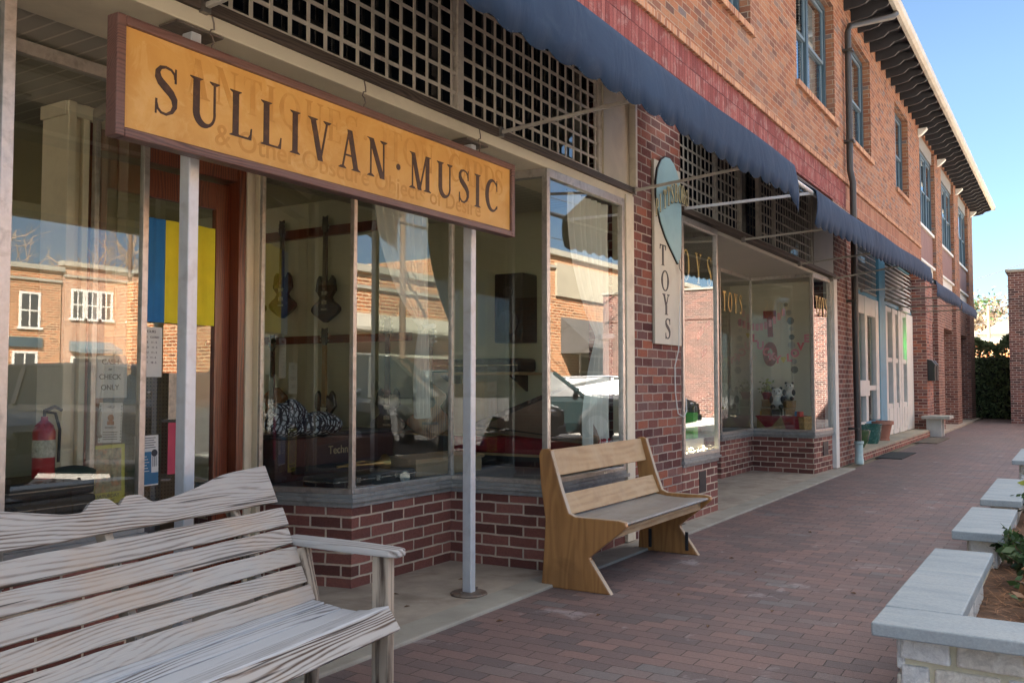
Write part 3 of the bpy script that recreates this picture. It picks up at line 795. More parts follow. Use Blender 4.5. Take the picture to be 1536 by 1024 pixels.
def glyph(c):
    K = TK; T = TN
    if c == 'I': return .34, [rc(.17 - K / 2, 0, .17 + K / 2, 1), sf(.17, 0), sf(.17, 1)]
    if c == 'L': return .62, [rc(.08, 0, .08 + K, 1), sf(.16, 1), sf(.16, 0), rc(.16, 0, .58, .045), [(.50, .03), (.60, .0), (.62, .26), (.59, .26), (.56, .12)]]
    if c == 'E': return .64, [rc(.08, 0, .08 + K, 1), sf(.16, 1), sf(.16, 0), rc(.16, 0, .58, .045), [(.50, .03), (.60, .0), (.62, .26), (.59, .26), (.56, .12)], rc(.16, .955, .56, 1), [(.48, .97), (.56, 1), (.58, .76), (.55, .76), (.53, .88)], rc(.2, .48, .42, .53), [(.40, .40), (.44, .40), (.44, .62), (.40, .62)]]
    if c == 'T': return .68, [rc(.34 - K / 2, 0, .34 + K / 2, 1), sf(.34, 0), rc(.03, .955, .65, 1), [(.02, .76), (.05, .76), (.08, .88), (.16, .97), (.03, 1)], [(.66, .76), (.63, .76), (.60, .88), (.52, .97), (.65, 1)]]
    if c == 'U': return .80, [rc(.10, .34, .10 + K, 1), rc(.62, .34, .62 + T, 1), sf(.18, 1), sf(.647, 1, .26), ribbon([(.1825, .36)] + arc(.415, .30, .235, .27, 180, 360, 18) + [(.6475, .36)], [K, K, .14, .07, T, T])]
    if c == 'V': return .78, [sl(.41, 0, .15, 1, K * 1.05), sl(.41, 0, .64, 1, T * 1.1), sf(.15, 1, .33), sf(.64, 1, .26)]
    if c == 'A': return .80, [sl(.15, 0, .39, 1, T * 1.1), sl(.65, 0, .41, 1, K * 1.05), sf(.15, 0, .27), sf(.65, 0, .33), rc(.22, .33, .55, .375)]
    if c == 'N': return .82, [rc(.13, 0, .13 + T, 1), rc(.64, 0, .64 + T, 1), sl(.62, 0, .17, 1, K * 1.1), sf(.157, 0, .27), [(.0, 1), (.2, 1), (.2, .95), (.08, .965)], sf(.667, 1, .27)]
    if c == 'M': return 1.0, [rc(.13, 0, .13 + T, 1), rc(.75, 0, .75 + K, 1), sl(.48, 0, .18, 1, K), sl(.48, 0, .78, 1, T * 1.1), sf(.157, 0, .27), sf(.83, 0, .33), [(.02, 1), (.2, 1), (.2, .95), (.08, .965)], [(.76, 1), (.97, 1), (.97, .975), (.78, .94)]]
    if c == 'S': return .60, [ribbon([(.52, .78), (.50, .88), (.42, .955), (.29, .98), (.17, .945), (.105, .86), (.11, .75), (.17, .66), (.29, .57), (.42, .47), (.50, .36), (.51, .22), (.44, .10), (.31, .025), (.19, .04), (.11, .11), (.075, .22)], [T, T * .9, T, .10, K, K * 1.1, K, .10, T, T * .9, T]), [(.50, .70), (.545, .70), (.545, 1.0), (.51, 1.0)], [(.05, .0), (.085, .0), (.10, .30), (.055, .30)]]
    if c == 'C': return .76, [ribbon(arc(.42, .5, .32, .475, 42, 318, 24), [T, T, .09, .14, K * 1.1, K * 1.15, K * 1.1, .14, .09, T, T]), [(.635, .66), (.675, .66), (.675, 1.0), (.64, 1.0)], [(.66, .2), (.69, .2), (.67, .10), (.64, .14)]]
    if c in 'OQ':
        r = [ribbon(arc(.42, .5, .33, .475, 90, 450, 32), [T, .10, K * 1.1, .10, T, .10, K * 1.1, .10, T])]
        if c == 'Q': r.append(ribbon([(.36, .05), (.48, .0), (.60, -.14), (.76, -.2)], [T, K, .10, .03]))
        return .84, r
    if c == 'D': return .80, [rc(.10, 0, .10 + K, 1), sf(.16, 1), sf(.16, 0), ribbon([(.2, .977)] + arc(.36, .5, .33, .477, 90, -90, 16) + [(.2, .023)], [T, T, .13, K * 1.1, .13, T, T])]
    if c == 'R': return .78, [rc(.10, 0, .10 + K, 1), sf(.18, 1), sf(.18, 0), ribbon([(.2, .977)] + arc(.38, .75, .19, .227, 90, -90, 12) + [(.2, .523)], [T, T, K, K, T, T]), sl(.67, 0, .42, .52, K), sf(.68, 0, .28)]
    if c == 'Y': return .76, [sl(.38, .42, .14, 1, K), sl(.39, .42, .62, 1, T * 1.1), rc(.385 - K / 2, 0, .385 + K / 2, .46), sf(.385, 0), sf(.14, 1, .32), sf(.62, 1, .26)]
    if c == 'P': return .70, [rc(.10, 0, .10 + K, 1), sf(.18, 1), sf(.18, 0), ribbon([(.2, .977)] + arc(.38, .72, .20, .257, 90, -90, 12) + [(.2, .463)], [T, T, K, K, T, T])]
    if c == 'B': return .72, [rc(.10, 0, .10 + K, 1), sf(.16, 1), sf(.16, 0), ribbon([(.2, .977)] + arc(.38, .76, .17, .217, 90, -90, 12) + [(.2, .543)], [T, T, K, K, T, T]), ribbon([(.2, .53)] + arc(.40, .28, .20, .257, 90, -90, 12) + [(.2, .023)], [T, T, K, K, T, T])]
    if c == 'F': return .60, [rc(.08, 0, .08 + K, 1), sf(.16, 1), sf(.16, 0), rc(.16, .955, .54, 1), rc(.2, .48, .42, .53), [(.47, .97), (.55, 1), (.57, .74), (.54, .74), (.52, .88)]]
    if c == '.': return .40, [arc(.20, .46, .085, .085, 0, 342, 18)]
    return .38, []
def serif(mb, text, o, u, v, h, gap=.22, depth=.002, sx=1.0, step=.00012, fn=None, target=None):
    """letters in the plane o + a*u + b*v, standing proud along u x v"""
    o = Vector(o); u = Vector(u).normalized(); v = Vector(v).normalized(); n = u.cross(v)
    tot = sum(glyph(c)[0] * sx + gap for c in text) - gap
    if target: sx_gap = (target / h - tot) / max(1, len(text) - 1); gap += sx_gap
    x = 0
    for c in text:
        wd, ps = glyph(c)
        for k, P in enumerate(ps):
            def T3(q):
                a, b = (q[0] * sx + x) * h, q[1] * h
                if fn: a, b = fn(a, b)
                return o + u * a + v * b
            dd = n * (depth + step * k)
            if isinstance(P, tuple): mb.strip([T3(q) for q in P[0]], [T3(q) for q in P[1]], dd)
            else: mb.prism([T3(q) for q in P], dd)
        x += wd * sx + gap
    return x - gap
def textmesh(text, size, o, u, v, name, mat, parent, depth=.0012, sx=1.0, align='CENTER', shear=0.0, bold=0.0):
    cu = bpy.data.curves.new('t', 'FONT'); cu.body = text; cu.size = size; cu.extrude = depth / 2; cu.align_x = align; cu.shear = shear; cu.offset = bold
    to = bpy.data.objects.new('t', cu)
    me = bpy.data.meshes.new_from_object(to)
    bpy.data.objects.remove(to); bpy.data.curves.remove(cu)
    u = Vector(u).normalized(); v = Vector(v).normalized(); n = u.cross(v); o = Vector(o)
    off = root_off(parent) or Vector((0, 0, 0))
    for vt in me.vertices:
        c = vt.co
        vt.co = o + u * c.x * sx + v * c.y + n * (c.z + depth / 2) - off
    me.name = name
    me.materials.clear(); me.materials.append(mat)
    ob = bpy.data.objects.new(name, me); COL.objects.link(ob); ob.parent = parent
    return ob
UX, UZ, UY = (1, 0, 0), (0, 0, 1), (0, 1, 0)

# ------------------------------------------------------------------ hanging sign
SG = thing('hanging_sign', 'long ochre music shop sign in a brown wooden frame hanging under the soffit', 'sign', (3.36, 2.96, 2.2))
SL, SH = 1.375, .452
m_, nt, p, out = newmat('sign_face')
co = objc(nt)
a = noise(nt, co, 3.0, 6, .6, .8)
c = mixc(nt, ramp(nt, a, [(.3, 0.0), (.7, 1.0)]), (.54, .275, .055), (.68, .40, .115))
b = noise(nt, co, 6.0, 8, .65, 1.2)
c = mixc(nt, mathn(nt, 'MULTIPLY', ramp(nt, b, [(.52, 0.0), (.64, 1.0)]), .5), c, (.70, .46, .18))
L(nt, c, p.inputs['Base Color']); p.inputs['Roughness'].default_value = .5
bump(nt, p, noise(nt, co, 70, 5, .7), .2, .002)
M['sign_face'] = m_
boxo('sign_panel', (-SL + .03, -.012, .03), (SL - .03, .012, SH - .03), M['sign_face'], SG)
fr = MB().box((-SL, -.03, 0), (-SL + .038, .035, SH)).box((SL - .038, -.03, 0), (SL, .035, SH)).box((-SL + .038, -.0295, 0), (SL - .038, .0345, .036)).box((-SL + .038, -.0295, SH - .036), (SL - .038, .0345, SH))
fr.build('sign_frame', M['walnut'], SG, bevel=.005)
lt = MB()
serif(lt, 'SULLIVAN.MUSIC', (-1.21, -.012, .125), UX, UZ, .192, gap=.3, depth=.0022, target=2.42)
lt.build('lettering', paint('letter_brown', (.045, .022, .016), .5, .3, 30, dirt=(.12, .06, .03), dscale=30, damt=.5), SG)
gm = paint('ghost_letter', (.515, .262, .055), .55, .10, 10, dirt=(.62, .36, .10), dscale=7, damt=.95)
gh = MB(); serif(gh, 'ANTIQUES.', (-1.07, -.0118, .235), UX, UZ, .155, gap=.1, depth=.0008, step=.00004, target=1.10)
gh.build('faded_lettering', gm, SG)
gh = MB(); serif(gh, 'ITON', (.12, -.0118, .235), UX, UZ, .155, gap=.1, depth=.0008, step=.00004, target=.44)
gh.build('faded_lettering', gm, SG)
gh = MB(); serif(gh, 'CARDS', (.70, -.0118, .235), UX, UZ, .155, gap=.1, depth=.0008, step=.00004, target=.56)
gh.build('faded_lettering', gm, SG)
textmesh('& Other Obscure Objects of Desire', .125, (.05, -.0122, .07), UX, UZ, 'faded_lettering', gm, SG, depth=.0006, sx=1.05, bold=.001)
hk = []
for x in (-.93, .0, 1.02):
    h = MB().tube([(x, 0, SH - .005), (x, 0, SH + .02), (x + .012, 0, SH + .035), (x + .004, 0, SH + .055), (x - .012, 0, SH + .065), (x - .004, 0, SH + .085), (x + .012, 0, SH + .09), (x + .01, 0, SH + .115), (x, 0, SH + .142)], .0035, 6)
    h.build('hook', M['rust'], SG, smooth=True)

# ------------------------------------------------------------------ posts
def post(x, y, label):
    t = thing('support_post', label, 'post', (x, y, .012), 0, 'silver posts under the soffit')
    boxo('shaft', (-.026, -.032, .012), (.026, .032, 2.77), M['silver'], t, .006)
    MB().lathe([(.0, 0), (.11, 0), (.115, .006), (.108, .014), (.05, .018), (.0, .018)], (0, 0, 0), 20).build('base_plate', M['rust'], t, smooth=True)
    boxo('top_plate', (-.12, -.06, 2.772), (.12, .06, 2.782), M['rust'], t, .002)
    for sx in (-1, 1): MB().lathe([(.0, .0), (.011, .0), (.011, .012), (.0, .014)], (sx * .08, 0, .017), 6).build('bolt', M['rust'], t)
post(2.49, 3.16, 'silver painted square post rising behind the weathered slatted bench')
post(4.60, 3.18, 'silver painted square post on a round rusty plate between the two benches')

# ------------------------------------------------------------------ awnings
def canvas():
    m, nt, p, out = newmat('navy_canvas')
    co = objc(nt)
    n1 = noise(nt, co, 2.2, 5, .6)
    n2 = noise(nt, co, 180, 3, .6)
    c = mixc(nt, ramp(nt, n1, [(.3, 0.0), (.7, 1.0)]), (.005, .023, .060), (.009, .034, .082))
    g = noise(nt, co, 5, 8, .7, .6)
    c = mixc(nt, mathn(nt, 'MULTIPLY', ramp(nt, g, [(.56, 0.0), (.72, 1.0)]), .5), c, (.03, .055, .095))
    L(nt, c, p.inputs['Base Color']); p.inputs['Roughness'].default_value = .85
    h = noise(nt, co, 3.2, 4, .55, .8, (1, 1, .5))
    b = N(nt, 'ShaderNodeBump', Strength=.6, Distance=.03); L(nt, h, b.inputs['Height'])
    b2 = N(nt, 'ShaderNodeBump', Strength=.25, Distance=.002); L(nt, n2, b2.inputs['Height']); L(nt, b.outputs[0], b2.inputs['Normal'])
    L(nt, b2.outputs[0], p.inputs['Normal'])
    return m
M['canvas'] = canvas()
M['fringe'] = paint('frayed_edge', (.20, .22, .26), .9, .4, 40)
def awning(x0, x1, yf, zb0, zb1, zt, wall, label, arms=(), seed=1, droop=.0, wav=1.0, hang=0.0, barx=None):
    t = thing('awning', label, 'awning', (x0, YF, 0), 0, 'navy canvas awnings along the shopfronts')
    rs = random.Random(seed)
    Lx = x1 - x0; n = int(Lx / .035)
    off = [rs.uniform(0, 6) for _ in range(4)]
    def fold(x): return wav * (.0025 * math.sin(x * 7 + off[0]) + .014 * math.sin(x * 2.3 + off[2]))
    rows = [0, .12, .35, .65, 1.0]
    vs = []; fs = []
    yl = yf - YF
    def zt_(x): return zt + (zb1 - zb0) * .7 * (x / Lx) + .008 * math.sin(x * 2.2 + off[0])
    # sloping sheet then valance
    srows = 7
    for i in range(n + 1):
        x = Lx * i / n; zf = zt_(x)
        for j in range(srows):
            f = j / srows
            sag = -.035 * math.sin(math.pi * f) + .012 * math.sin(x * 3.1 + 2 * f + off[3]) * math.sin(math.pi * f)
            vs.append((x, -.05 + (yl + .05) * f, wall + (zf - wall) * f + sag))
        sc_ = abs(math.sin(math.pi * (x / .23) + .3 * math.sin(x * 1.7 + off[1])))
        zb = zb0 + (zb1 - zb0) * (x / Lx) + .040 * (1 - sc_ ** .6) + .012 * math.sin(x * 1.3 + off[2])
        e = min(x, Lx - x)
        if hang and Lx - x < .22: zb -= hang * (1 - (Lx - x) / .22)
        for r in rows:
            vs.append((x, yl - .005 + fold(x) * r * 1.4 - .02 * math.sin(r * 3), zf + (zb - zf) * r))
    w_ = srows + len(rows)
    for i in range(n):
        for j in range(w_ - 1):
            a = i * w_ + j; fs.append((a, a + w_, a + w_ + 1, a + 1))
    mb = MB(); mb.v = vs; mb.f = fs
    o = mb.build('canvas', M['canvas'], t, smooth=True, fix=False)
    s = o.modifiers.new('s', 'SOLIDIFY'); s.thickness = .003
    # frayed hem
    hm = MB(); rr = random.Random(seed + 5)
    for i in range(n):
        x = Lx * rr.random(); k = min(n - 1, int(x / Lx * n)); b = vs[k * w_ + w_ - 1]
        hm.leaf((x, b[1] - .004, b[2] + rr.uniform(-.006, .008)), rr.uniform(.003, .007), rr)
    tag(hm.build('frayed_hem', M['fringe'], t, fix=False), kind='stuff')
    MB().tube([(0.0, yl + .03, zt_(0) - .02), (Lx, yl + .03, zt_(Lx) - .02)], .015, 8).build('front_bar', M['silver'], t, smooth=True)
    MB().tube([(-.0, -.04, wall + .03), (Lx, -.04, wall + .03)], .03, 8).build('roller', M['eave'], t, smooth=True)
    for ax, az in arms:
        MB().beam((ax - x0, -.045, az), (ax - x0, yl + .045, zt_(min(max(ax - x0, 0), Lx)) - .045), .022, .022).build('arm', M['gutter'], t, bevel=.003)
        MB().box((ax - x0 - .02, -.045, az - .03), (ax - x0 + .02, -.005, az + .03)).build('arm_bracket', M['steel'], t)
    return t
awning(-2.2, 7.28, 1.88, 2.645, 2.735, 2.975, 4.0, 'longest navy awning with a ragged scalloped hem above the music shop sign', ((0.2, 2.89), (2.5, 2.89), (4.815, 2.90), (6.88, 2.90)), 3, hang=.10)
a2 = awning(7.97, 15.2, 1.88, 2.64, 2.82, 2.955, 3.98, 'navy awning above the toy shop, its left end hanging past a bare white bar', ((9.81, 2.885), (12.2, 2.88), (14.07, 2.86)), 8, hang=.03)
awning(15.75, 19.35, 1.88, 2.68, 2.70, 2.93, 3.95, 'short navy awning over the blue framed door, second from the far end', ((16.3, 2.88), (18.6, 2.9)), 12)
awning(19.5, 22.75, 1.88, 2.69, 2.70, 2.92, 3.93, 'farthest short navy awning before the brick pilasters', ((20.3, 2.88), (21.9, 2.88)), 17)
MB().tube([(-.72, -1.21, 2.95), (.05, -1.21, 2.95)], .016, 8).build('front_bar', M['silver'], a2, smooth=True)
MB().beam((.02, -.045, 2.93), (.02, -1.22, 2.945), .024, .024).build('arm', M['silver'], a2)

# ------------------------------------------------------------------ toy sign on the pier
TS = thing('toy_shop_sign', 'tall cream board with a pale blue teardrop and black TOYS letters on the brick pier', 'sign', (7.30, YF, 1.64))
boxo('board', (0, -.03, 0), (.62, -.004, 1.62), paint('board_cream', (.58, .55, .45), .55, .06, 5, dirt=(.4, .37, .3), dscale=4, damt=.3), TS, .003)
half = [(.035, 1.20), (.01, 1.30), (.01, 1.42), (.05, 1.54), (.13, 1.63), (.22, 1.675), (.32, 1.685), (.42, 1.65), (.50, 1.58), (.56, 1.49), (.585, 1.36), (.59, 1.2), (.59, 1.0), (.585, .90), (.565, .82), (.535, .775), (.50, .75), (.43, .80), (.33, .87), (.22, .955), (.11, 1.07)]
hb = MB(); hb.prism([(x, -.052, z) for x, z in half], (0, .02, 0)); hb.build('teardrop', paint('pale_blue', (.30, .47, .50), .5, .06, 4, dirt=(.2, .33, .36), dscale=5, damt=.3), TS, bevel=.006)
sc2 = Vector((.31, 1.12)); ed = [(sc2.x + (x - sc2.x) * 1.03, sc2.y + (z - sc2.y) * 1.02) for x, z in half]
MB().prism([(x, -.045, z) for x, z in ed], (0, .014, 0)).build('dark_edge', M['black'], TS)
tb = MB()
for i, ch in enumerate('TOYS'):
    wd = glyph(ch)[0]
    serif(tb, ch, (.11 + (.0 if ch != 'S' else .02) + .03 * i, -.03, (.70, .475, .265, .05)[i]), UX, UZ, .185, depth=.003, sx=1.15)
tb.build('lettering', M['black'], TS)
pb = MB(); txt_ = 'PITTSBORO'; pbk = MB()
for i, ch in enumerate(txt_):
    f = i / 8; x = -.07 + f * .70; z = 1.10 + .20 * math.sin(f * 1.9) + .02 * f; hgt = .15 + .02 * math.sin(f * 3)
    serif(pb, ch, (x, -.072, z), (1, 0, .22 - .35 * f), UZ, hgt, depth=.004, sx=.62)
    serif(pbk, ch, (x + .008, -.066, z - .006), (1, 0, .22 - .35 * f), UZ, hgt, depth=.003, sx=.62)
pb.build('curved_lettering', paint('letter_tan', (.50, .43, .24), .5, .1, 20), TS)
pbk.build('letter_outline', M['black'], TS)
MB().tube([(.51, -.055, .78), (.51, -.06, .70), (.56, -.06, .68)], .006, 6).build('bracket', M['steel'], TS)
wire = MB().tube([(7.85, YF - .06, 2.25), (7.82, YF - .05, 1.95), (7.80, YF - .045, 1.6), (7.79, YF - .012, 1.45), (7.80, YF - .01, 1.22), (7.86, YF - .012, 1.02), (7.96, YF - .03, .985), (8.03, YF - .03, 1.04), (8.04, YF - .02, 1.16)], .005, 6)
tag(wire.build('cable', M['paper'], None, smooth=True), 'thin pale cable dangling down the brick pier from the toy sign', 'cable')

# ------------------------------------------------------------------ weathered slatted bench
M['gray_wood'] = woodmat('weathered_wood', (.41, .39, .36), (.09, .058, .040), 'x', 120, 2.4, .8, (.31, .66), lscale=.75, bs=.6, spots=((.46, .33, .22), .4), lines=300, sharp=.7, cracks=.85)
M['gray_wood_blue'] = woodmat('weathered_seat_wood', (.50, .515, .53), (.17, .16, .16), 'x', 60, 2.2, .75, (.24, .62), lscale=.9, bs=.5, lines=360, sharp=.8, cracks=.8)
M['gray_log'] = woodmat('weathered_log', (.42, .35, .27), (.06, .038, .025), 'z', 30, 2.0, .85, (.34, .64), lscale=1.0, bs=.8, lines=130, cracks=.9)
M['gray_arm'] = woodmat('weathered_arm_wood', (.46, .45, .43), (.12, .09, .07), 'y', 26, 1.6, .8, (.26, .66), lscale=.8, bs=.6, lines=240, cracks=.8)
BN = thing('slatted_bench', 'weathered grey wooden bench of slats with a wavy carved top rail, nearest the camera', 'bench', (2.79 - .9925 * .85 + .016, 2.325 - .122 * .85, 0), math.atan2(.122, .9925))
HL = .85
# local: x along, y to the back, z up.  seat front edge at y~0
tilt = .285
def slat_at(yc, zc, h, th, mat, name, x0, x1, ang, crest=None, seed=0):
    rs = random.Random(seed)
    mb = MB(); n = 220 if crest else 40
    A, Bt = [], []
    for i in range(n + 1):
        x = x0 + (x1 - x0) * i / n
        top = h / 2 + (crest(x) if crest else 0) + .0012 * math.sin(x * 23 + seed)
        bot = -h / 2 + .0012 * math.sin(x * 17 + seed * 2)
        A.append((x, 0, top)); Bt.append((x, 0, bot))
    mb.strip(A, Bt, (0, th, 0))
    mb.xf(Matrix.Translation((0, yc, zc)) @ Matrix.Rotation(ang, 4, 'X'))
    o = mb.build(name, mat, BN, bevel=.003)
    return o
def crest(x):
    d = abs(x - .055); s_ = 1 if x > .055 else -1
    hump = .034 * math.exp(-((d - .07) / .058) ** 4) - .004 * math.exp(-(d / .02) ** 2)
    wing = .080 * (1 / (1 + math.exp(-(d - .42) / .085)))
    return hump + wing - .030 - .006 * math.exp(-((d - .2) / .09) ** 2)
zs_ = [(.852, .115), (.741, .078), (.664, .070), (.590, .072), (.514, .070), (.441, .066)]
by0, bz0, by1, bz1 = .36, .41, .60, .91
for k, (zc, h) in enumerate(zs_):
    f = (zc - bz0) / (bz1 - bz0); yc = by0 + (by1 - by0) * f
    slat_at(yc, zc, h, .022, M['gray_wood'] if k not in (4,) else M['gray_wood'], 'backrest_slat', -HL, HL + (.012 if k % 2 else 0) - (0 if k else .005), -math.atan2(by1 - by0, bz1 - bz0), crest if k == 0 else None, k + 1)
for x in (-.62, 0.0, .62):
    MB().beam((x, by0 + .03, bz0 - .06), (x, by1 + .018, bz1 - .07), .045, .035, (1, 0, 0)).build('back_batten', M['gray_log'], BN, bevel=.004)
seat = [(.345, .398, -.06), (.265, .385, -.14), (.185, .378, -.04), (.105, .384, .10), (.03, .405, .22)]
for k, (yc, zc, ag) in enumerate(seat):
    mb = MB().box((-HL, -.036, -.011), (HL + .004 * (k % 2), .036, .011)); mb.xf(Matrix.Translation((0, yc, zc)) @ Matrix.Rotation(-ag, 4, 'X'))
    mb.build('seat_slat', M['gray_wood_blue'], BN, bevel=.004)
mb = MB().box((-HL, -.011, -.048), (HL, .011, .048)); mb.xf(Matrix.Translation((0, -.022, .372)) @ Matrix.Rotation(-.62, 4, 'X'))
mb.build('seat_slat', M['gray_wood'], BN, bevel=.004)
for s in (-1, 1):
    xx = s * (HL + .045)
    ar = MB(); A, Bt = [], []
    for i in range(15):
        y = -.0 - .035 + (.56) * i / 14; wv = .042 + .014 * math.sin(i / 14 * math.pi) - (.012 if i in (0,) else 0)
        A.append((xx - wv, y, .606 + .0012 * i)); Bt.append((xx + wv, y, .606 + .0012 * i))
    ar.strip(A, Bt, (0, 0, .032)); ar.build('armrest', M['gray_arm'], BN, bevel=.010, seg=3)
    MB().box((xx - .022, .015, 0), (xx + .022, .095, .605)).build('front_leg', M['gray_log'], BN, bevel=.005)
    lg = MB().tube([(xx - s * .01, .40, 0), (xx, .395, .2), (xx - s * .004, .40, .4), (xx - s * .012, .43, .52), (xx - s * .004, .46, .604)], [.03, .032, .03, .036, .042], 9)
    lg.build('rear_leg', M['gray_log'], BN, smooth=True)
    MB().beam((xx - s * .03, .03, .34), (xx - s * .03, .42, .34), .035, .06).build('side_rail', M['gray_log'], BN, bevel=.003)
for k, (zc, h) in enumerate(zs_):
    f = (zc - bz0) / (bz1 - bz0); yc = by0 + (by1 - by0) * f
    for x in (-.62, 0.0, .62, .81):
        MB().lathe([(.0, 0), (.006, 0), (.005, .002), (.0, .003)], (0, 0, 0), 8, 'y').xf(Matrix.Translation((x, yc - .0045, zc - .01)) @ Matrix.Rotation(-math.atan2(by1 - by0, bz1 - bz0), 4, 'X')).build('screw', M['steel'], BN)

# ------------------------------------------------------------------ wooden pew
M['oak'] = woodmat('varnished_oak', (.44, .215, .07), (.24, .105, .032), 'z', 26, 1.2, .38, (.1, .85), lines=110, coat=.25, lscale=1.6, bs=.15, spots=((.17, .075, .025), .5))
M['oak_worn'] = woodmat('worn_oak', (.50, .335, .175), (.34, .20, .09), 'x', 22, 1.2, .55, (.05, .9), lines=110, weather=(.52, .38, .23), lscale=1.4, bs=.2, spots=((.27, .15, .07), .55))
M['seat_worn'] = woodmat('worn_seat', (.34, .31, .27), (.19, .155, .12), 'x', 60, 3, .38, (.2, .8), weather=(.36, .36, .35), lscale=1.4, bs=.2)
M['endgrain'] = woodmat('pale_edge', (.52, .40, .27), (.34, .22, .12), 'z', 26, 3, .6, (.2, .8), weather=(.55, .47, .38), lscale=1.4)
PW = thing('wooden_pew', 'varnished oak pew bench with solid shaped end panels beside the brick pier', 'bench', (5.85, 2.7, 0), 0)
prof = [(.245, 0), (.225, .25), (.215, .42), (.250, .66), (.262, .84), (.245, .872), (.205, .878), (.175, .862), (.10, .62), (.045, .475), (.0, .455), (-.30, .455), (-.345, .447), (-.352, .42), (-.315, .385), (-.10, .215), (-.105, .195), (-.245, .0)]
for s, xa in ((-1, -.775), (1, .735)):
    o = MB().prism([(xa, y, z) for y, z in prof], (.04, 0, 0)).build('end_panel', M['oak'], PW, bevel=.006)
    # pale worn front edge
    ed = MB()
    for i in range(7, 12):
        (ya, za), (yb, zb) = prof[i], prof[i + 1]
        ed.prism([(xa + .002, ya, za), (xa + .002, yb, zb), (xa + .002, yb - .0015 if i < 10 else yb, zb + .0015), (xa + .002, ya - .0015 if i < 10 else ya, za + .0015)], (.036, 0, 0))
    ed.build('worn_edge', M['endgrain'], o); ed = MB()
    ed.prism([(xa + .002, prof[16][0], prof[16][1]), (xa + .002, prof[17][0], prof[17][1]), (xa + .002, prof[17][0] - .002, prof[17][1]), (xa + .002, prof[16][0] - .002, prof[16][1])], (.036, 0, 0))
    ed.build('worn_edge', M['endgrain'], o)
MB().prism([(-.735, .235, .862), (-.735, .215, .866), (-.735, .170, .70), (-.735, .186, .695)], (1.47, 0, 0)).build('backrest', M['oak_worn'], PW, bevel=.004)
MB().prism([(-.735, .132, .585), (-.735, .116, .589), (-.735, .062, .46), (-.735, .08, .455)], (1.47, 0, 0)).build('lower_back_rail', M['oak_worn'], PW, bevel=.004)
sp = [(.10, .448), (.0, .432), (-.15, .428), (-.28, .437), (-.325, .438), (-.335, .43), (-.325, .418), (-.28, .414), (-.15, .405), (.10, .42)]
MB().prism([(-.735, y, z) for y, z in sp], (1.47, 0, 0)).build('seat', M['seat_worn'], PW, bevel=.003)
MB().box((-.735, -.27, .345), (.735, -.245, .404)).build('apron', M['oak_worn'], PW, bevel=.004)
MB().tube([(-.70, -.285, .395), (.60, -.285, .397)], .012, 8).build('front_rod', M['oak_worn'], PW, smooth=True)
for y in (-.16, .14):
    MB().box((.722, y - .012, .03), (.734, y + .012, .17)).build('foot_bracket', M['black'], PW, bevel=.002)

# ------------------------------------------------------------------ stone planters
def stone(name, c1, c2, c3, sc_=6, rough=.7):
    m, nt, p, out = newmat(name)
    co = worldc(nt)
    a = noise(nt, co, sc_, 10, .7, 1.5); b = noise(nt, co, sc_ * 6, 8, .75)
    c = ramp(nt, mathn(nt, 'ADD', mathn(nt, 'MULTIPLY', a, .65), mathn(nt, 'MULTIPLY', b, .35)), [(.3, c1), (.5, c2), (.68, c3)])
    g = noise(nt, co, 2.2, 6, .6)
    L(nt, mixc(nt, mathn(nt, 'MULTIPLY', ramp(nt, g, [(.5, 0.0), (.7, 1.0)]), .35), c, (.50, .45, .35)), p.inputs['Base Color'])
    p.inputs['Roughness'].default_value = rough
    bump(nt, p, mathn(nt, 'ADD', a, mathn(nt, 'MULTIPLY', b, .7)), .7, .012)
    return m
def bluestone():
    m, nt, p, out = newmat('bluestone')
    co = worldc(nt)
    a = noise(nt, co, 3.5, 8, .6, .6, (3, .6, 1)); b = noise(nt, co, 90, 5, .7)
    c = ramp(nt, a, [(.28, (.19, .235, .25)), (.5, (.27, .31, .325)), (.66, (.30, .335, .34)), (.8, (.35, .355, .33))])
    L(nt, mixc(nt, .35, c, ramp(nt, b, [(.3, .3), (.7, .7)]), 'OVERLAY'), p.inputs['Base Color'])
    p.inputs['Roughness'].default_value = .62
    bump(nt, p, mathn(nt, 'ADD', mathn(nt, 'MULTIPLY', a, .6), mathn(nt, 'MULTIPLY', b, .4)), .4, .006)
    return m
M['granite'] = stone('granite', (.30, .31, .32), (.66, .66, .63), (.88, .87, .82), 14)
M['granite2'] = stone('granite_pale', (.44, .43, .41), (.76, .75, .70), (.9, .89, .83), 16)
M['granite3'] = stone('granite_tan', (.34, .31, .26), (.64, .59, .50), (.84, .80, .69), 15)
M['mortar'] = paint('mortar', (.60, .54, .38), .9, .12, 12, dirt=(.3, .26, .18), dscale=8, world=True, bmp=.6, bscale=60)
M['bluestone'] = bluestone()
M['granites'] = [M['granite'], M['granite2'], M['granite3']]
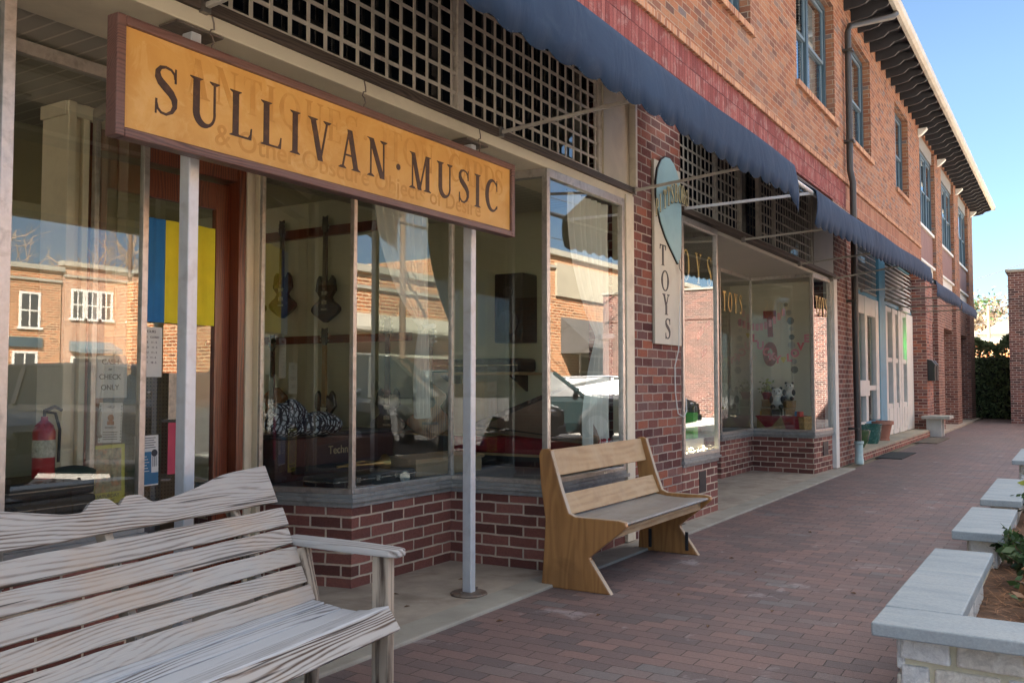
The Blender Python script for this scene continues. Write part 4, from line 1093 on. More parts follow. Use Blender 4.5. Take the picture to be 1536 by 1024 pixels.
def planter(loc, caps, walls, label, seed, bed=None):
    t = thing('stone_planter', label, 'planter', (loc[0], loc[1], 0), world=True, group='stone planters along the kerb side')
    rs = random.Random(seed)
    for (x0, x1, y0, y1, z) in caps: MB().box((x0 + .0015, y0 + .0015, z - .05), (x1 - .0015, y1 - .0015, z + rs.uniform(-.0015, .0015))).build('capstone', M['bluestone'], t, bevel=.006)
    for (x0, x1, y0, y1, z1) in walls:
        core = MB().box((x0 + .015, y0 + .015, 0), (x1 - .015, y1 - .015, z1)); core.build('mortar_core', M['mortar'], t)
        # irregular stones proud of the mortar, front (-x) and pavement (+y) and bed (-y) faces
        for face in ('x', 'y', 'b', 'e'):
            a0, a1 = (y0, y1) if face in 'xe' else (x0, x1)
            z = .0
            while z < z1 - .03:
                hh = min(rs.uniform(.12, .21), z1 - z)
                if z1 - z - hh < .06: hh = z1 - z
                a = a0
                while a < a1 - .02:
                    ww = min(rs.uniform(.14, .30), a1 - a)
                    if a1 - a - ww < .07: ww = a1 - a
                    g = .008; q = rs.uniform(.0, .008)
                    b = MB()
                    P = [(a + g, z + g), (a + ww - g, z + g + rs.uniform(0, .008)), (a + ww - g - rs.uniform(0, .008), z + hh - g), (a + g + rs.uniform(0, .008), z + hh - g)]
                    if face == 'x': b.prism([(x0 - q, u, v) for u, v in P], (.03, 0, 0))
                    elif face == 'e': b.prism([(x1 + q, u, v) for u, v in P], (-.03, 0, 0))
                    elif face == 'y': b.prism([(u, y1 + q, v) for u, v in P], (0, -.03, 0))
                    else: b.prism([(u, y0 - q, v) for u, v in P], (0, .03, 0))
                    b.build('wall_stone', rs.choice(M['granites']), t, bevel=.009)
                    a += ww
                z += hh
    return t
CZ = .45
planter((3.6, .5), [(3.45, 3.73, -.2, .645, CZ), (3.45, 3.73, -1.05, -.2, CZ), (3.73, 4.42, .375, .645, CZ), (4.42, 5.16, .375, .645, CZ)],
        [(3.53, 3.69, -1.0, .57, CZ - .05), (3.69, 5.08, .42, .57, CZ - .05)], 'nearest stone planter wall with bluestone caps and a rubble front', 1)
planter((6.3, .5), [(5.80, 6.35, .355, .635, CZ), (6.35, 6.98, .355, .635, CZ)], [(5.90, 6.9, .41, .56, CZ - .05)], 'second stone planter block with a wide cap, behind the nearest planter', 2)
planter((8.3, .5), [(7.49, 8.3, .355, .625, CZ), (8.3, 9.19, .355, .625, CZ)], [(7.60, 9.1, .41, .56, CZ - .05)], 'third stone planter block from the camera', 3)
planter((12.3, .5), [(11.4, 12.4, .36, .63, CZ), (12.4, 13.5, .36, .63, CZ)], [(11.5, 13.4, .42, .56, CZ - .05)], 'farthest stone planter block at the right edge', 4)
planter((5.5, .4), [], [(5.08, 5.90, .43, .545, .24), (6.9, 7.6, .43, .545, .24), (9.1, 11.5, .43, .545, .24)], 'low stone wall linking the planter blocks', 5)
st(MB().box((3.6, -1.1, .0), (14, .44, .24)).build('planting_bed', paint('bed_soil', (.10, .055, .03), .95, .4, 8, world=True, bmp=.8)))
# pine straw and shrubs
ps = MB(); rs = random.Random(5)
for i in range(6500):
    x = rs.uniform(3.72, 10.5); y = rs.uniform(-1.0, .40); z = .245 + rs.random() ** 2 * .06
    a = rs.uniform(0, math.pi); l = rs.uniform(.05, .12); d = Vector((math.cos(a) * l, math.sin(a) * l, rs.uniform(-.012, .02)))
    p0 = Vector((x, y, z)); s_ = Vector((-d.y, d.x, 0)).normalized() * .0022
    ps.quad(p0 - s_, p0 + s_, p0 + d + s_ * .4, p0 + d - s_ * .4)
tag(ps.build('pine_straw', paint('pine_straw', (.26, .125, .055), .8, .4, 30, dirt=(.14, .07, .04)), fix=False), kind='stuff')
def leafmat(name, c1, c2, tr=.25):
    m, nt, p, out = newmat(name)
    gi = N(nt, 'ShaderNodeNewGeometry')
    c = ramp(nt, gi.outputs['Random Per Island'], [(0, c1), (.6, c2), (1, tuple(x * 1.35 for x in c2))])
    L(nt, c, p.inputs['Base Color']); p.inputs['Roughness'].default_value = .5
    p.inputs['Specular IOR Level'].default_value = .4
    t = N(nt, 'ShaderNodeBsdfTranslucent'); L(nt, c, t.inputs[0])
    mx = N(nt, 'ShaderNodeMixShader'); mx.inputs[0].default_value = tr
    L(nt, p.outputs[0], mx.inputs[1]); L(nt, t.outputs[0], mx.inputs[2]); L(nt, mx.outputs[0], out.inputs[0])
    return m
M['leaf'] = leafmat('dark_leaf', (.022, .042, .016), (.055, .10, .032))
M['leaf_yellow'] = leafmat('yellow_leaf', (.10, .14, .03), (.34, .36, .07))
M['twigleaf'] = leafmat('withered_leaf', (.10, .055, .03), (.26, .14, .07))
M['twig'] = paint('twig', (.12, .07, .045), .8, .2, 8)
def shrub(loc, r, h, n, leafm, label, seed, ls=.03, grp=None):
    t = thing('shrub', label, 'shrub', loc, group=grp)
    rs = random.Random(seed); st_ = MB(); lf = MB()
    for i in range(n):
        a = rs.uniform(0, 6.28); rr = r * rs.uniform(.3, 1); tip = Vector((rr * math.cos(a), rr * math.sin(a), h * rs.uniform(.6, 1)))
        mid = tip * .5 + Vector((0, 0, h * .12))
        st_.tube([(0, 0, 0), mid, tip], [.006, .004, .002], 5)
        for k in range(26):
            f = .3 + .7 * k / 26; c = (mid * 2 * f if f < .5 else mid.lerp(tip, (f - .5) * 2)) + Vector([rs.gauss(0, .025) for _ in range(3)])
            lf.leaf(c, ls * rs.uniform(.7, 1.3), rs)
    st_.build('stem', M['twig'], t); lf.build('foliage', leafm, t, fix=False)
shrub((6.0, .24, .17), .22, .30, 18, M['leaf'], 'dark green shrub in the planter bed behind the second stone block', 2)
shrub((5.1, .10, .17), .20, .18, 14, M['leaf'], 'low dark shrub in pine straw behind the nearest planter wall', 3, grp=None)
shrub((5.45, .18, .24), .26, .26, 20, M['leaf'], 'spreading dark shrub with bare stems between the first and second stone blocks', 12)
shrub((4.75, .02, .24), .22, .16, 14, M['twigleaf'], 'brown withered plant in the pine straw of the nearest planter', 13)
shrub((7.9, .20, .17), .26, .34, 18, M['leaf'], 'small bushy shrub behind the third stone block', 4)
shrub((8.7, .28, .2), .16, .37, 7, M['leaf_yellow'], 'young plant with yellow green leaves above the third stone block', 5, .045)

# ------------------------------------------------------------------ pots, mats, far bench, mailboxes
def pot(loc, prof, mat, label, rim=None):
    t = thing('flower_pot', label, 'flower pot', loc, group='pots on the shop step'); t.scale = (.84, .84, .84)
    MB().lathe(prof, (0, 0, 0), 26).build('bowl', mat, t, smooth=True)
    MB().lathe([(0, prof[-1][1] - .05), (prof[-2][0] * .9, prof[-1][1] - .05), (prof[-2][0] * .9, prof[-1][1] - .04), (0, prof[-1][1] - .035)], (0, 0, 0), 20).build('soil', paint('pot_soil', (.05, .035, .025), .9, .3, 20), t)
    return t
gl = paint('green_glaze', (.045, .10, .035), .22, .25, 6, coat=.6, dirt=(.10, .15, .05)); gl2 = paint('teal_glaze', (.03, .12, .10), .25, .3, 18, coat=.6, dirt=(.07, .2, .16), dscale=20)
pot((16.75, 3.32, .17), [(.0, 0), (.17, 0), (.18, .03), (.25, .14), (.27, .26), (.29, .33), (.29, .36), (.26, .36), (.25, .31)], gl, 'olive green glazed bowl pot, nearest of the pots on the step')
pot((17.95, 3.33, .17), [(.0, 0), (.20, 0), (.24, .1), (.27, .3), (.28, .40), (.30, .43), (.27, .43), (.25, .38)], gl2, 'teal patterned round pot between the green and the terracotta pot')
pot((19.1, 3.33, .17), [(.0, 0), (.22, 0), (.22, .03), (.20, .04), (.27, .36), (.31, .37), (.31, .45), (.28, .45), (.26, .40)], paint('terracotta', (.34, .14, .09), .7, .12, 5, dirt=(.45, .3, .22), dscale=6), 'terracotta pot on a saucer, farthest of the three pots')
m1 = MB().box((16.6, 2.55, .002), (18.2, 2.98, .016)).build('door_mat', paint('rubber_mat', (.025, .032, .033), .8, .3, 20, world=True, bmp=.8), None, bevel=.003); tag(m1, 'dark rubber mat on the bricks below the step', 'mat')
m1 = MB().box((21.2, 2.55, .002), (23.4, 3.0, .018)).build('door_mat', paint('brown_mat', (.12, .10, .075), .9, .3, 20, world=True, bmp=.8), None, bevel=.003); tag(m1, 'flat brown mat lying beside the stone bench', 'mat')
SB = thing('stone_bench', 'small stone bench with a thin slab seat and pale block legs', 'bench', (24.2, 2.98, 0))
boxo('seat', (-.42, -.40, .43), (.42, .22, .505), paint('bench_slab', (.36, .34, .30), .75, .15, 5, dirt=(.2, .18, .15), bmp=.5), SB, .01)
for x in (-.16, .28): boxo('leg', (x - .05, -.20, 0), (x + .05, .14, .43), paint('bench_leg', (.55, .54, .49), .7, .08, 5, dirt=(.35, .33, .28)), SB, .006)
for i, (x, yy, lb) in enumerate(((24.5, YF, 'black wall mailbox, nearer of two on the brick pier'), (24.95, YF, 'black wall mailbox, farther of two on the brick pier'))):
    t = thing('mailbox', lb, 'mailbox', (x, yy, 1.35), group='mailboxes on the brick pier')
    MB().prism([(-.14, -.002, 0), (-.14, -.17, 0), (-.14, -.17, .40), (-.14, -.09, .50), (-.14, -.002, .54)], (.28, 0, 0)).build('box_body', M['black'], t, bevel=.01)
    MB().prism([(-.15, -.18, .36), (-.15, -.185, .40), (-.15, -.10, .51), (-.15, -.09, .50)], (.3, 0, 0)).build('lid', M['dark'], t, bevel=.003)
nz = MB(); o = textmesh('OPEN', .26, (22.86, Y3 + .12, 2.22), (0, 0, -1), (1, 0, 0), 'neon_sign', emit('green_neon', (.1, .9, .15), 2.2), None, depth=.02, sx=.8)
tag(o, 'glowing green neon shop sign in the narrow white window', 'neon sign')
# fallen leaves
rs = random.Random(9)
lfm = paint('dry_leaf', (.16, .085, .04), .8, .3, 8)
for i, (x, y) in enumerate([(4.15, 3.3), (4.35, 3.55), (3.8, 3.25), (4.9, 3.45), (5.3, 2.1), (4.6, 2.3), (4.2, 2.7), (6.2, 1.9), (5.2, 1.5), (7.0, 1.4), (4.7, 1.7), (6.6, 2.2), (8.1, 2.0), (9.3, 1.3), (5.9, 1.2)]):
    mb = MB(); mb.v = [(-.02, 0, .003), (0, .010, .010), (.022, 0, .004), (.0, -.010, .008)]; mb.f = [(0, 3, 2, 1)]
    mb.v += [(x_, y_, z_ + .0012) for x_, y_, z_ in mb.v]; mb.f += [(4, 5, 6, 7), (0, 1, 5, 4), (1, 2, 6, 5), (2, 3, 7, 6), (3, 0, 4, 7)]
    o = mb.build('fallen_leaf', lfm); o.location = (x, y, .013 if y > 2.9 else .001); o.rotation_euler = (0, 0, rs.uniform(0, 6))
    tag(o, 'small dry brown leaf lying on the paving', 'leaf', 'dry leaves on the paving')
# ------------------------------------------------------------------ music shop contents
M['red'] = paint('red_enamel', (.42, .02, .025), .3, .1, 5, coat=.4)
M['redcloth'] = paint('red_plush', (.30, .010, .02), .8, .25, 12)
M['card'] = paint('cardboard', (.42, .29, .16), .8, .1, 5)
M['palewood'] = woodmat('pale_wood', (.50, .34, .18), (.36, .22, .10), 'x', 30, 3, .5)
M['brass'] = paint('brass', (.50, .33, .13), .3, .15, 10, metal=.9, dirt=(.2, .12, .05), dscale=10)
M['maroon'] = paint('organ_maroon', (.075, .035, .035), .4, .15, 4)
M['sunburst'] = woodmat('sunburst_wood', (.36, .15, .05), (.16, .05, .02), 'z', 24, 2, .25, coat=.6)
M['fret'] = woodmat('fretboard', (.10, .05, .03), (.05, .025, .015), 'z', 40, 2, .5)
M['maple'] = woodmat('maple_neck', (.55, .36, .14), (.42, .25, .09), 'z', 30, 2, .4, coat=.3)
M['gblack'] = paint('gloss_black', (.012, .011, .012), .2, .1, 3, coat=.7)
M['chrome'] = paint('chrome', (.6, .6, .58), .25, .05, 10, metal=1)
XL = 7.06
def guitar(loc, rz, kind, label, bodym, neckm, L_=1.05):
    """local: body in the XZ plane facing -Y; hangs from headstock at the top (z = L_)"""
    t = thing('guitar', label, 'guitar', loc, rz, group='guitars in the music shop')
    def outline(w1, w2, w3, h, n=40, cut=0):
        pts = []
        for i in range(n):
            a = 2 * math.pi * i / n; c, s = math.sin(a), math.cos(a)
            y = (1 - s) * .5 * h                      # 0 top .. h bottom reversed below
            f = 1 - y / h
            wv = w3 * math.exp(-((f - .27) / .27) ** 2) + w1 * math.exp(-((f - .80) / .20) ** 2) - w2 * math.exp(-((f - .55) / .12) ** 2)
            edge = max(0.0, math.sin(math.pi * min(1, max(0, f)))) ** .42
            sg = 1 if c >= 0 else -1
            pts.append((sg * wv * (edge if abs(c) > 1e-6 else 0) * (1 if abs(c) > 1e-6 else 0), 0, f * h))
        return pts
    if kind == 'acoustic':
        P = outline(.17, .03, .24, .50); th = .10
    else:
        P = outline(.165, .03, .225, .46, cut=1); th = .045
    mb = MB().prism([(x, 0, z) for x, _, z in P], (0, th, 0))
    if kind == 'electric':   # horns
        for s in (-1, 1): mb.prism([(s * .05, .001, .36), (s * .135, .001, .36), (s * .12, .001, .46), (s * .085, .001, .50), (s * .055, .001, .45)], (0, th - .002, 0))
    mb.build('body', bodym, t, bevel=.006)
    z0 = .42 if kind == 'electric' else .46
    MB().prism([(-.028, -.012, z0 - .08), (.028, -.012, z0 - .08), (.021, -.012, L_ - .18), (-.021, -.012, L_ - .18)], (0, .03, 0)).build('neck', neckm, t)
    hd = MB().prism([(-.022, -.008, L_ - .18), (.022, -.008, L_ - .18), (.042, -.008, L_ - .13), (.034, -.008, L_), (0, -.008, L_ - .015), (-.034, -.008, L_), (-.042, -.008, L_ - .13)], (0, .016, 0))
    hd.build('headstock', M['gblack'], t)
    pg = MB()
    for s in (-1, 1):
        for k in range(3): pg.box((s * .036, -.004, L_ - .14 + .042 * k), (s * .058, .006, L_ - .125 + .042 * k))
    pg.build('tuning_pegs', M['chrome'], t)
    if kind == 'acoustic':
        MB().lathe([(0, 0), (.05, 0), (.05, .002), (0, .002)], (0, -.003, .33), 24, 'y').build('sound_hole', M['black'], t)
        MB().box((-.07, -.012, .13), (.07, -.001, .155)).build('bridge', M['fret'], t)
    else:
        for z in (.19, .29): MB().box((-.035, -.012, z), (.035, -.001, z + .04)).build('pickup', M['chrome'], t)
        MB().box((-.04, -.014, .13), (.04, -.001, .15)).build('bridge', M['chrome'], t)
    st_ = MB()
    for k in range(6): st_.box((-.017 + k * .0065, -.017, .14), (-.016 + k * .0065, -.0158, L_ - .1))
    st_.build('strings', M['chrome'], t)
    return t
RZ = -math.pi / 2      # facing -X
guitar((XL - .07, 7.32, 2.0), RZ, 'electric', 'dark brown electric guitar hanging on the wall, left of the glossy black one', M['sunburst'] if False else paint('dark_cherry', (.06, .02, .02), .25, .2, 4, coat=.6), M['fret'], 1.07)
guitar((XL - .07, 6.68, 1.93), RZ, 'electric', 'glossy black electric guitar hanging high on the wall beside the window mullion', M['gblack'], M['fret'], 1.13)
guitar((XL - .07, 7.86, 1.98), RZ, 'acoustic', 'dark bodied guitar half hidden at the left end of the guitar wall', M['gblack'], M['fret'], 1.05)
guitar((XL - .15, 6.60, .72), RZ + .1, 'electric', 'black guitar with a yellow maple neck standing below the hanging black guitar', M['gblack'], M['maple'], 1.15)
guitar((XL - .15, 7.36, .75), RZ, 'acoustic', 'brown banjo sized guitar on the lower rail behind the patterned scarf', M['sunburst'], M['fret'], 1.07)
guitar((6.9, 5.75, .75), RZ + .15, 'electric', 'dark guitar with a tall headstock seen through the middle pane', M['gblack'], M['fret'], 1.2)
guitar((6.42, 4.86, .80), RZ + .5, 'acoustic', 'sunburst acoustic guitar on a stand near the curtain', M['sunburst'], M['fret'], 1.0)
MB().box((XL - .02, 5.6, 2.86), (XL + .04, 8.6, 2.96)).build('guitar_rail', M['door'], B)
MB().box((XL - .02, 5.6, 1.72), (XL + .04, 8.6, 1.80)).build('guitar_rail', M['door'], B)
og = thing('organ', 'dark maroon electric organ lying behind the middle display pane', 'organ', (5.1, 4.9, .606))
boxo('cabinet', (-.65, -.2, 0), (.62, .2, .30), M['maroon'], og, .01)
boxo('lid', (-.62, -.18, .301), (.6, .2, .33), M['dark'], og, .008)
boxo('keyboard', (-.5, -.235, .05), (.2, -.201, .10), M['black'], og, .004)
textmesh('Technics', .085, (.02, -.202, .17), UX, UZ, 'lettering', paint('gold_print', (.55, .45, .25), .4, .05, 5), og)
# patterned scarf
m_, nt, p, out = newmat('patterned_cloth')
co = objc(nt)
v = N(nt, 'ShaderNodeTexVoronoi', Scale=26.0); v.feature = 'DISTANCE_TO_EDGE'; L(nt, co, v.inputs['Vector'])
w_ = N(nt, 'ShaderNodeTexWave', Scale=9.0, Distortion=7.0); L(nt, co, w_.inputs['Vector'])
f = mathn(nt, 'MULTIPLY', mathn(nt, 'GREATER_THAN', v.outputs['Distance'], .10), mathn(nt, 'GREATER_THAN', w_.outputs['Fac'], .42))
L(nt, mixc(nt, f, (.02, .025, .04), (.50, .56, .62)), p.inputs['Base Color']); p.inputs['Roughness'].default_value = .9
SCM = m_
def scarf():
    t = thing('scarf', 'black and white patterned cloth heaped over the organ behind the left pane', 'scarf', (4.72, 4.72, .95))
    for k, (c, r, sq) in enumerate((((-.16, 0, .09), .17, (1, .7, .75)), ((.10, -.03, .055), .17, (1.25, .8, .5)))):
        mb = MB().ball(c, r, 44, 26, sq); out_ = []
        for q in mb.v:
            d = Vector(q) - Vector(c); n_ = mnoise.noise(Vector(q) * 7 + Vector((k, 3, 5))) + .6 * math.sin(q[0] * 38 + q[2] * 25 + 3 * mnoise.noise(Vector(q) * 5))
            out_.append(tuple(Vector(c) + d * (1 + .16 * n_)))
        mb.v = out_; mb.build('fold', SCM, t, smooth=True)
scarf()
kc = thing('keyboard_case', 'long black instrument case with silver edges lying on the display floor', 'case', (4.75, 4.18, .606))
boxo('shell', (-.42, -.14, 0), (.42, .14, .085), M['black'], kc, .012)
boxo('rim', (-.425, -.145, .05), (.425, .145, .058), M['chrome'], kc)
for x in (-.2, .0, .2): boxo('latch', (x - .02, -.152, .035), (x + .02, -.146, .07), M['chrome'], kc, .002)
tb_ = thing('horn', 'tarnished brass horn lying on the black case', 'horn', (4.95, 4.22, .73))
MB().lathe([(.008, -.35), (.009, -.12), (.014, -.02), (.03, .04), (.06, .08), (.064, .082), (.03, .045), (.0, .04)], (0, 0, 0), 26, 'x').xf(Matrix.Rotation(-.15, 4, 'Z')).build('bell', M['brass'], tb_, smooth=True)
MB().tube([(-.33, .05, .0), (-.1, .045, .02), (.12, .06, .0), (.17, .09, -.02), (.12, .12, -.02), (-.2, .10, .0)], .007, 8).build('tubing', M['brass'], tb_, smooth=True)
cn = thing('tin_can', 'small tin can with a pale label lying on its side behind the glass', 'can', (5.02, 4.02, .645), .7)
MB().lathe([(0, -.055), (.036, -.055), (.038, -.05), (.036, -.045), (.036, .045), (.038, .05), (.036, .055), (0, .05)], (0, 0, 0), 24, 'x').build('tin', M['chrome'], cn, smooth=True)
MB().lathe([(.0368, -.04), (.0372, -.04), (.0372, .04), (.0368, .04)], (0, 0, 0), 24, 'x').build('label', paint('can_label', (.42, .46, .40), .6, .4, 60), cn, smooth=True)
wc = thing('cardboard_box', 'long flat cardboard box lying under the red lined case', 'box', (5.75, 4.28, .606), -.15)
boxo('box_body', (-.42, -.2, 0), (.30, .2, .13), M['card'], wc, .006)
boxo('flap', (.06, -.205, .10), (.34, .205, .135), M['palewood'], wc, .02)
def inst_case():
    t = thing('guitar_case', 'open guitar case with a brown lid and bright red lining behind the corner panes', 'case', (6.3, 3.85, .606))
    MB().prism([(.12, -.62, .0), (.12, .75, .0), (.12, .80, .10), (.12, -.66, .10)], (.3, 0, 0)).build('base', M['black'], t, bevel=.01)
    MB().box((.105, -.60, .085), (.12, .78, .105)).build('edge_trim', M['palewood'], t)
    MB().prism([(.10, -.60, .105), (.10, .78, .105), (.10, .80, .235), (.10, -.66, .25)], (.25, 0, 0)).build('lining', M['redcloth'], t, bevel=.02)
    MB().prism([(.05, -.66, .20), (.05, .52, .29), (.05, .50, .33), (.05, -.42, .66), (.05, -.52, .64), (.05, -.68, .24)], (.04, 0, .02)).build('lid', paint('case_lid', (.22, .15, .11), .7, .1, 4), t, bevel=.012)
    MB().prism([(.045, -.66, .235), (.045, .52, .33), (.045, .52, .345), (.045, -.415, .68), (.045, -.43, .655), (.045, .40, .335), (.045, -.60, .245)], (-.01, 0, 0)).build('lid_rim', M['black'], t)
inst_case()
sh = thing('wall_shelf', 'thin wooden shelf on the olive wall under a black case', 'shelf', (6.9, 4.6, 1.37))
boxo('board', (-.22, -.5, 0), (.2, .6, .025), M['palewood'], sh, .003)
for y in (-.35, .4): MB().prism([(.19, y, 0), (-.12, y, 0), (.19, y, -.15)], (0, .02, 0)).build('bracket', M['black'], sh)
bc = thing('instrument_case', 'black hard case resting on the wall shelf', 'case', (6.87, 4.62, 1.396))
boxo('shell', (-.16, -.5, 0), (.16, .52, .12), M['black'], bc, .03)
boxo('rim', (-.163, -.49, .055), (.163, .51, .063), M['chrome'], bc)
spk = thing('speaker', 'black loudspeaker hung on the olive wall above the shelf', 'speaker', (6.95, 4.3, 1.66))
boxo('cabinet', (-.12, -.15, 0), (.14, .15, .62), M['black'], spk, .012)
for z, r in ((.18, .10), (.45, .045)): MB().lathe([(0, 0), (r * .3, .01), (r, -.012), (r * 1.1, -.012), (r * 1.1, -.002), (0, .0)], (-.122, 0, z), 20, 'x').build('cone', M['dark'], spk, smooth=True)
for k, (y, h, lb, wr) in enumerate(((4.42, .46, 'upright cardboard box with black lettering near the wall', 'ISLAND'), (4.62, .44, 'plain upright cardboard box behind the lettered box', ''))):
    t = thing('cardboard_box', lb, 'box', (6.62, y, .85))
    boxo('box_body', (-.10, -.075, 0), (.10, .075, h), M['card'], t, .006)
    if wr: textmesh(wr, .10, (-.1012, .03, .2), (0, 0, 1), (0, 1, 0), 'lettering', M['black'], t)
cb = thing('cabinet', 'low dark cabinet under the cardboard boxes', 'cabinet', (6.7, 4.75, .606))
boxo('carcass', (-.25, -.5, 0), (.25, .6, .23), M['dark'], cb, .005); boxo('top', (-.26, -.51, .231), (.26, .61, .243), M['palewood'], cb, .003)

def curtain(label, top, tie, bot, seed, mat, axis='x', amp=.022, grp='tied back curtains'):
    t = thing('curtain', label, 'curtain', (top[0], top[2], 0), group=grp, world=True)
    (xa, xb, y, zt_), (ta, tb2, zt2), (ba, bb, zb) = top, tie, bot
    n, mrow = 90, 46; rs = random.Random(seed); ph = [rs.uniform(0, 6) for _ in range(4)]
    mb = MB()
    for j in range(mrow + 1):
        f = j / mrow; z = zt_ + (zb - zt_) * f; ft = (zt_ - zt2) / (zt_ - zb)
        if f < ft:
            g = (f / ft); g2 = g ** 2.2; a = xa + (ta - xa) * g2; b = xb + (tb2 - xb) * g
        else:
            g = (f - ft) / (1 - ft); g2 = min(1, g * 1.6) ** .8; a = ta + (ba - ta) * g2; b = tb2 + (bb - tb2) * g
        for i in range(n + 1):
            u = i / n; x = a + (b - a) * u
            k = 1 - .5 * math.exp(-((f - ft) / .08) ** 2)
            yy = y + k * amp * (math.sin(u * 46 + ph[0] + 1.2 * math.sin(f * 4)) + .5 * math.sin(u * 21 + ph[1] + f * 3)) 
            mb.v.append((x, yy, z + (.01 * math.sin(u * 46) if j == mrow else 0)))
    for j in range(mrow):
        for i in range(n):
            a = j * (n + 1) + i; mb.f.append((a, a + 1, a + n + 2, a + n + 1))
    mb.build('cloth', mat, t, smooth=True, fix=False)
    MB().tube([(ta - .02, y - .03, zt2), ((ta + tb2) / 2, y - .055, zt2 + .01), (tb2 + .02, y - .03, zt2 + .02)], .022, 8).build('tie', mat, t, smooth=True)
    MB().tube([(xa - .02, y, zt_ + .01), (xb + .02, y, zt_ + .01)], .008, 8).build('rod', M['steel'], t, smooth=True)
m_, nt, p, out = newmat('curtain_cloth')
L(nt, mixc(nt, noise(nt, worldc(nt), 3, 5, .6), (.80, .81, .76), (.90, .90, .86)), p.inputs['Base Color']); p.inputs['Roughness'].default_value = .9
tl_ = N(nt, 'ShaderNodeBsdfTranslucent', Color=(.66, .63, .52, 1)); mx = N(nt, 'ShaderNodeMixShader'); mx.inputs[0].default_value = .12
L(nt, p.outputs[0], mx.inputs[1]); L(nt, tl_.outputs[0], mx.inputs[2]); L(nt, mx.outputs[0], out.inputs[0])
M['curtain'] = m_
curtain('cream curtain tied back in the window beside the brick pier', (5.96, 6.64, 3.22, 2.74), (6.44, 6.64, 1.66), (6.22, 6.66, .66), 1, M['curtain'])
curtain('cream curtain tied back behind the middle pane', (4.72, 5.36, 4.06, 2.74), (5.24, 5.34, 1.70), (5.18, 5.34, 1.05), 2, M['curtain'])

# left display
ex = thing('fire_extinguisher', 'red fire extinguisher standing on dark cases in the left window', 'extinguisher', (2.44, 4.1, .855))
ex.scale = (.88, .88, .9)
MB().lathe([(0, 0), (.052, 0), (.056, .01), (.056, .24), (.045, .275), (.018, .30), (.016, .32), (0, .32)], (0, 0, 0), 24).build('cylinder', M['red'], ex, smooth=True)
MB().lathe([(.0565, .11), (.057, .11), (.057, .20), (.0565, .20)], (0, 0, 0), 24).build('label', paint('ext_label', (.55, .52, .42), .6, .35, 50), ex, smooth=True)
MB().tube([(.0, 0, .32), (0, 0, .35), (.05, -.01, .37), (.09, -.01, .35)], .009, 8).tube([(0, 0, .345), (.06, 0, .335), (.075, -.02, .25), (.07, -.02, .08)], .008, 8).build('valve', M['black'], ex, smooth=True)
for k, (z, w_, lb) in enumerate(((.606, .52, 'bottom black case of the stack below the extinguisher'), (.69, .48, 'middle black case of the stack below the extinguisher'), (.772, .44, 'top black case of the stack below the extinguisher'))):
    t = thing('instrument_case', lb, 'case', (2.40 + .01 * k, 4.16, z), .05 * k, group='stacked black cases')
    boxo('shell', (-w_ / 2, -.16, 0), (w_ / 2, .16, .08), M['black'], t, .015)
    boxo('rim', (-w_ / 2 - .002, -.162, .036), (w_ / 2 + .002, .162, .041), M['steel'], t)
grn = MB().ball((0, 0, 0), .1, 30, 16, (1.3, .8, .32)); grn.v = [tuple(Vector(q) * (1 + .25 * mnoise.noise(Vector(q) * 14))) for q in grn.v]
o = grn.build('cloth', paint('green_cloth', (.02, .05, .045), .9, .2, 6), smooth=True); o.location = (2.60, 4.12, .87); tag(o, 'crumpled dark green cloth on top of the black cases', 'cloth')
wb = thing('organ', 'boxy dark keyboard at the far left behind the glass', 'keyboard', (1.45, 3.6, .606)); boxo('cabinet', (-.3, -.15, 0), (.27, .2, .10), M['dark'], wb, .01)
ky = MB()
for i in range(16): ky.box((-.28 + i * .033, -.155, .101), (-.253 + i * .033, .0, .112))
ky.build('keys', M['white'], wb)
# notices on the door
YD = 4.652
def notice(x0, x1, z0, z1, mat, label, tilt=0.0, name='notice', y=YD):
    t = thing(name, label, 'notice', ((x0 + x1) / 2, y, z0), world=False)
    t.rotation_euler = (0, tilt, 0)
    w_ = (x1 - x0) / 2
    boxo('sheet', (-w_, -.0012, 0), (w_, 0, z1 - z0), mat, t)
    return t
ink = paint('ink', (.05, .05, .06), .6, .1, 5, bmp=0)
t = notice(3.04, 3.255, 1.215, 1.455, M['paper'], 'white notice reading CASH or CHECK ONLY on the door glass', .0)
for s, z, zz in (('CASH', .042, .19), ('or', .024, .155), ('CHECK', .042, .105), ('ONLY', .042, .045)): textmesh(s, z, (0, -.0013, zz), UX, UZ, 'lettering', ink, t, bold=.0006)
t = notice(3.08, 3.225, .962, 1.187, M['paper'], 'small white flyer with a dark border above the yellow poster', .03)
bd = MB()
for i in range(12):
    for s in (-1, 1): bd.box((s * .066 - .003, -.002, .008 + i * .0175), (s * .066 + .003, -.0013, .018 + i * .0175))
bd.build('border_dots', paint('green_ink', (.06, .16, .12), .6, .1, 5), t)
MB().lathe([(0, 0), (.012, 0), (.020, .0006), (0, .0007)], (0, -.002, .14), 14, 'y').box((-.022, -.0022, .10), (.022, -.0014, .122)).build('emblem', paint('rust_ink', (.42, .16, .06), .6, .2, 30), t)
textmesh('HELP', .02, (0, -.0013, .195), UX, UZ, 'lettering', ink, t); textmesh('WANTED', .016, (0, -.0013, .08), UX, UZ, 'lettering', ink, t)
for k in range(4): MB().box((-.045, -.002, .018 + k * .013), (.045, -.0013, .022 + k * .013)).build('text_line', ink, t)
t = notice(3.045, 3.255, .62, .95, paint('yellow_print', (.62, .58, .05), .5, .05, 4), 'yellow bordered concert poster low on the door glass', -.02, 'poster')
boxo('picture', (-.083, -.0022, .065), (.083, -.0013, .31), paint('poster_art', (.30, .27, .16), .5, .9, 30, dirt=(.75, .25, .08), dscale=24, damt=.9), t)
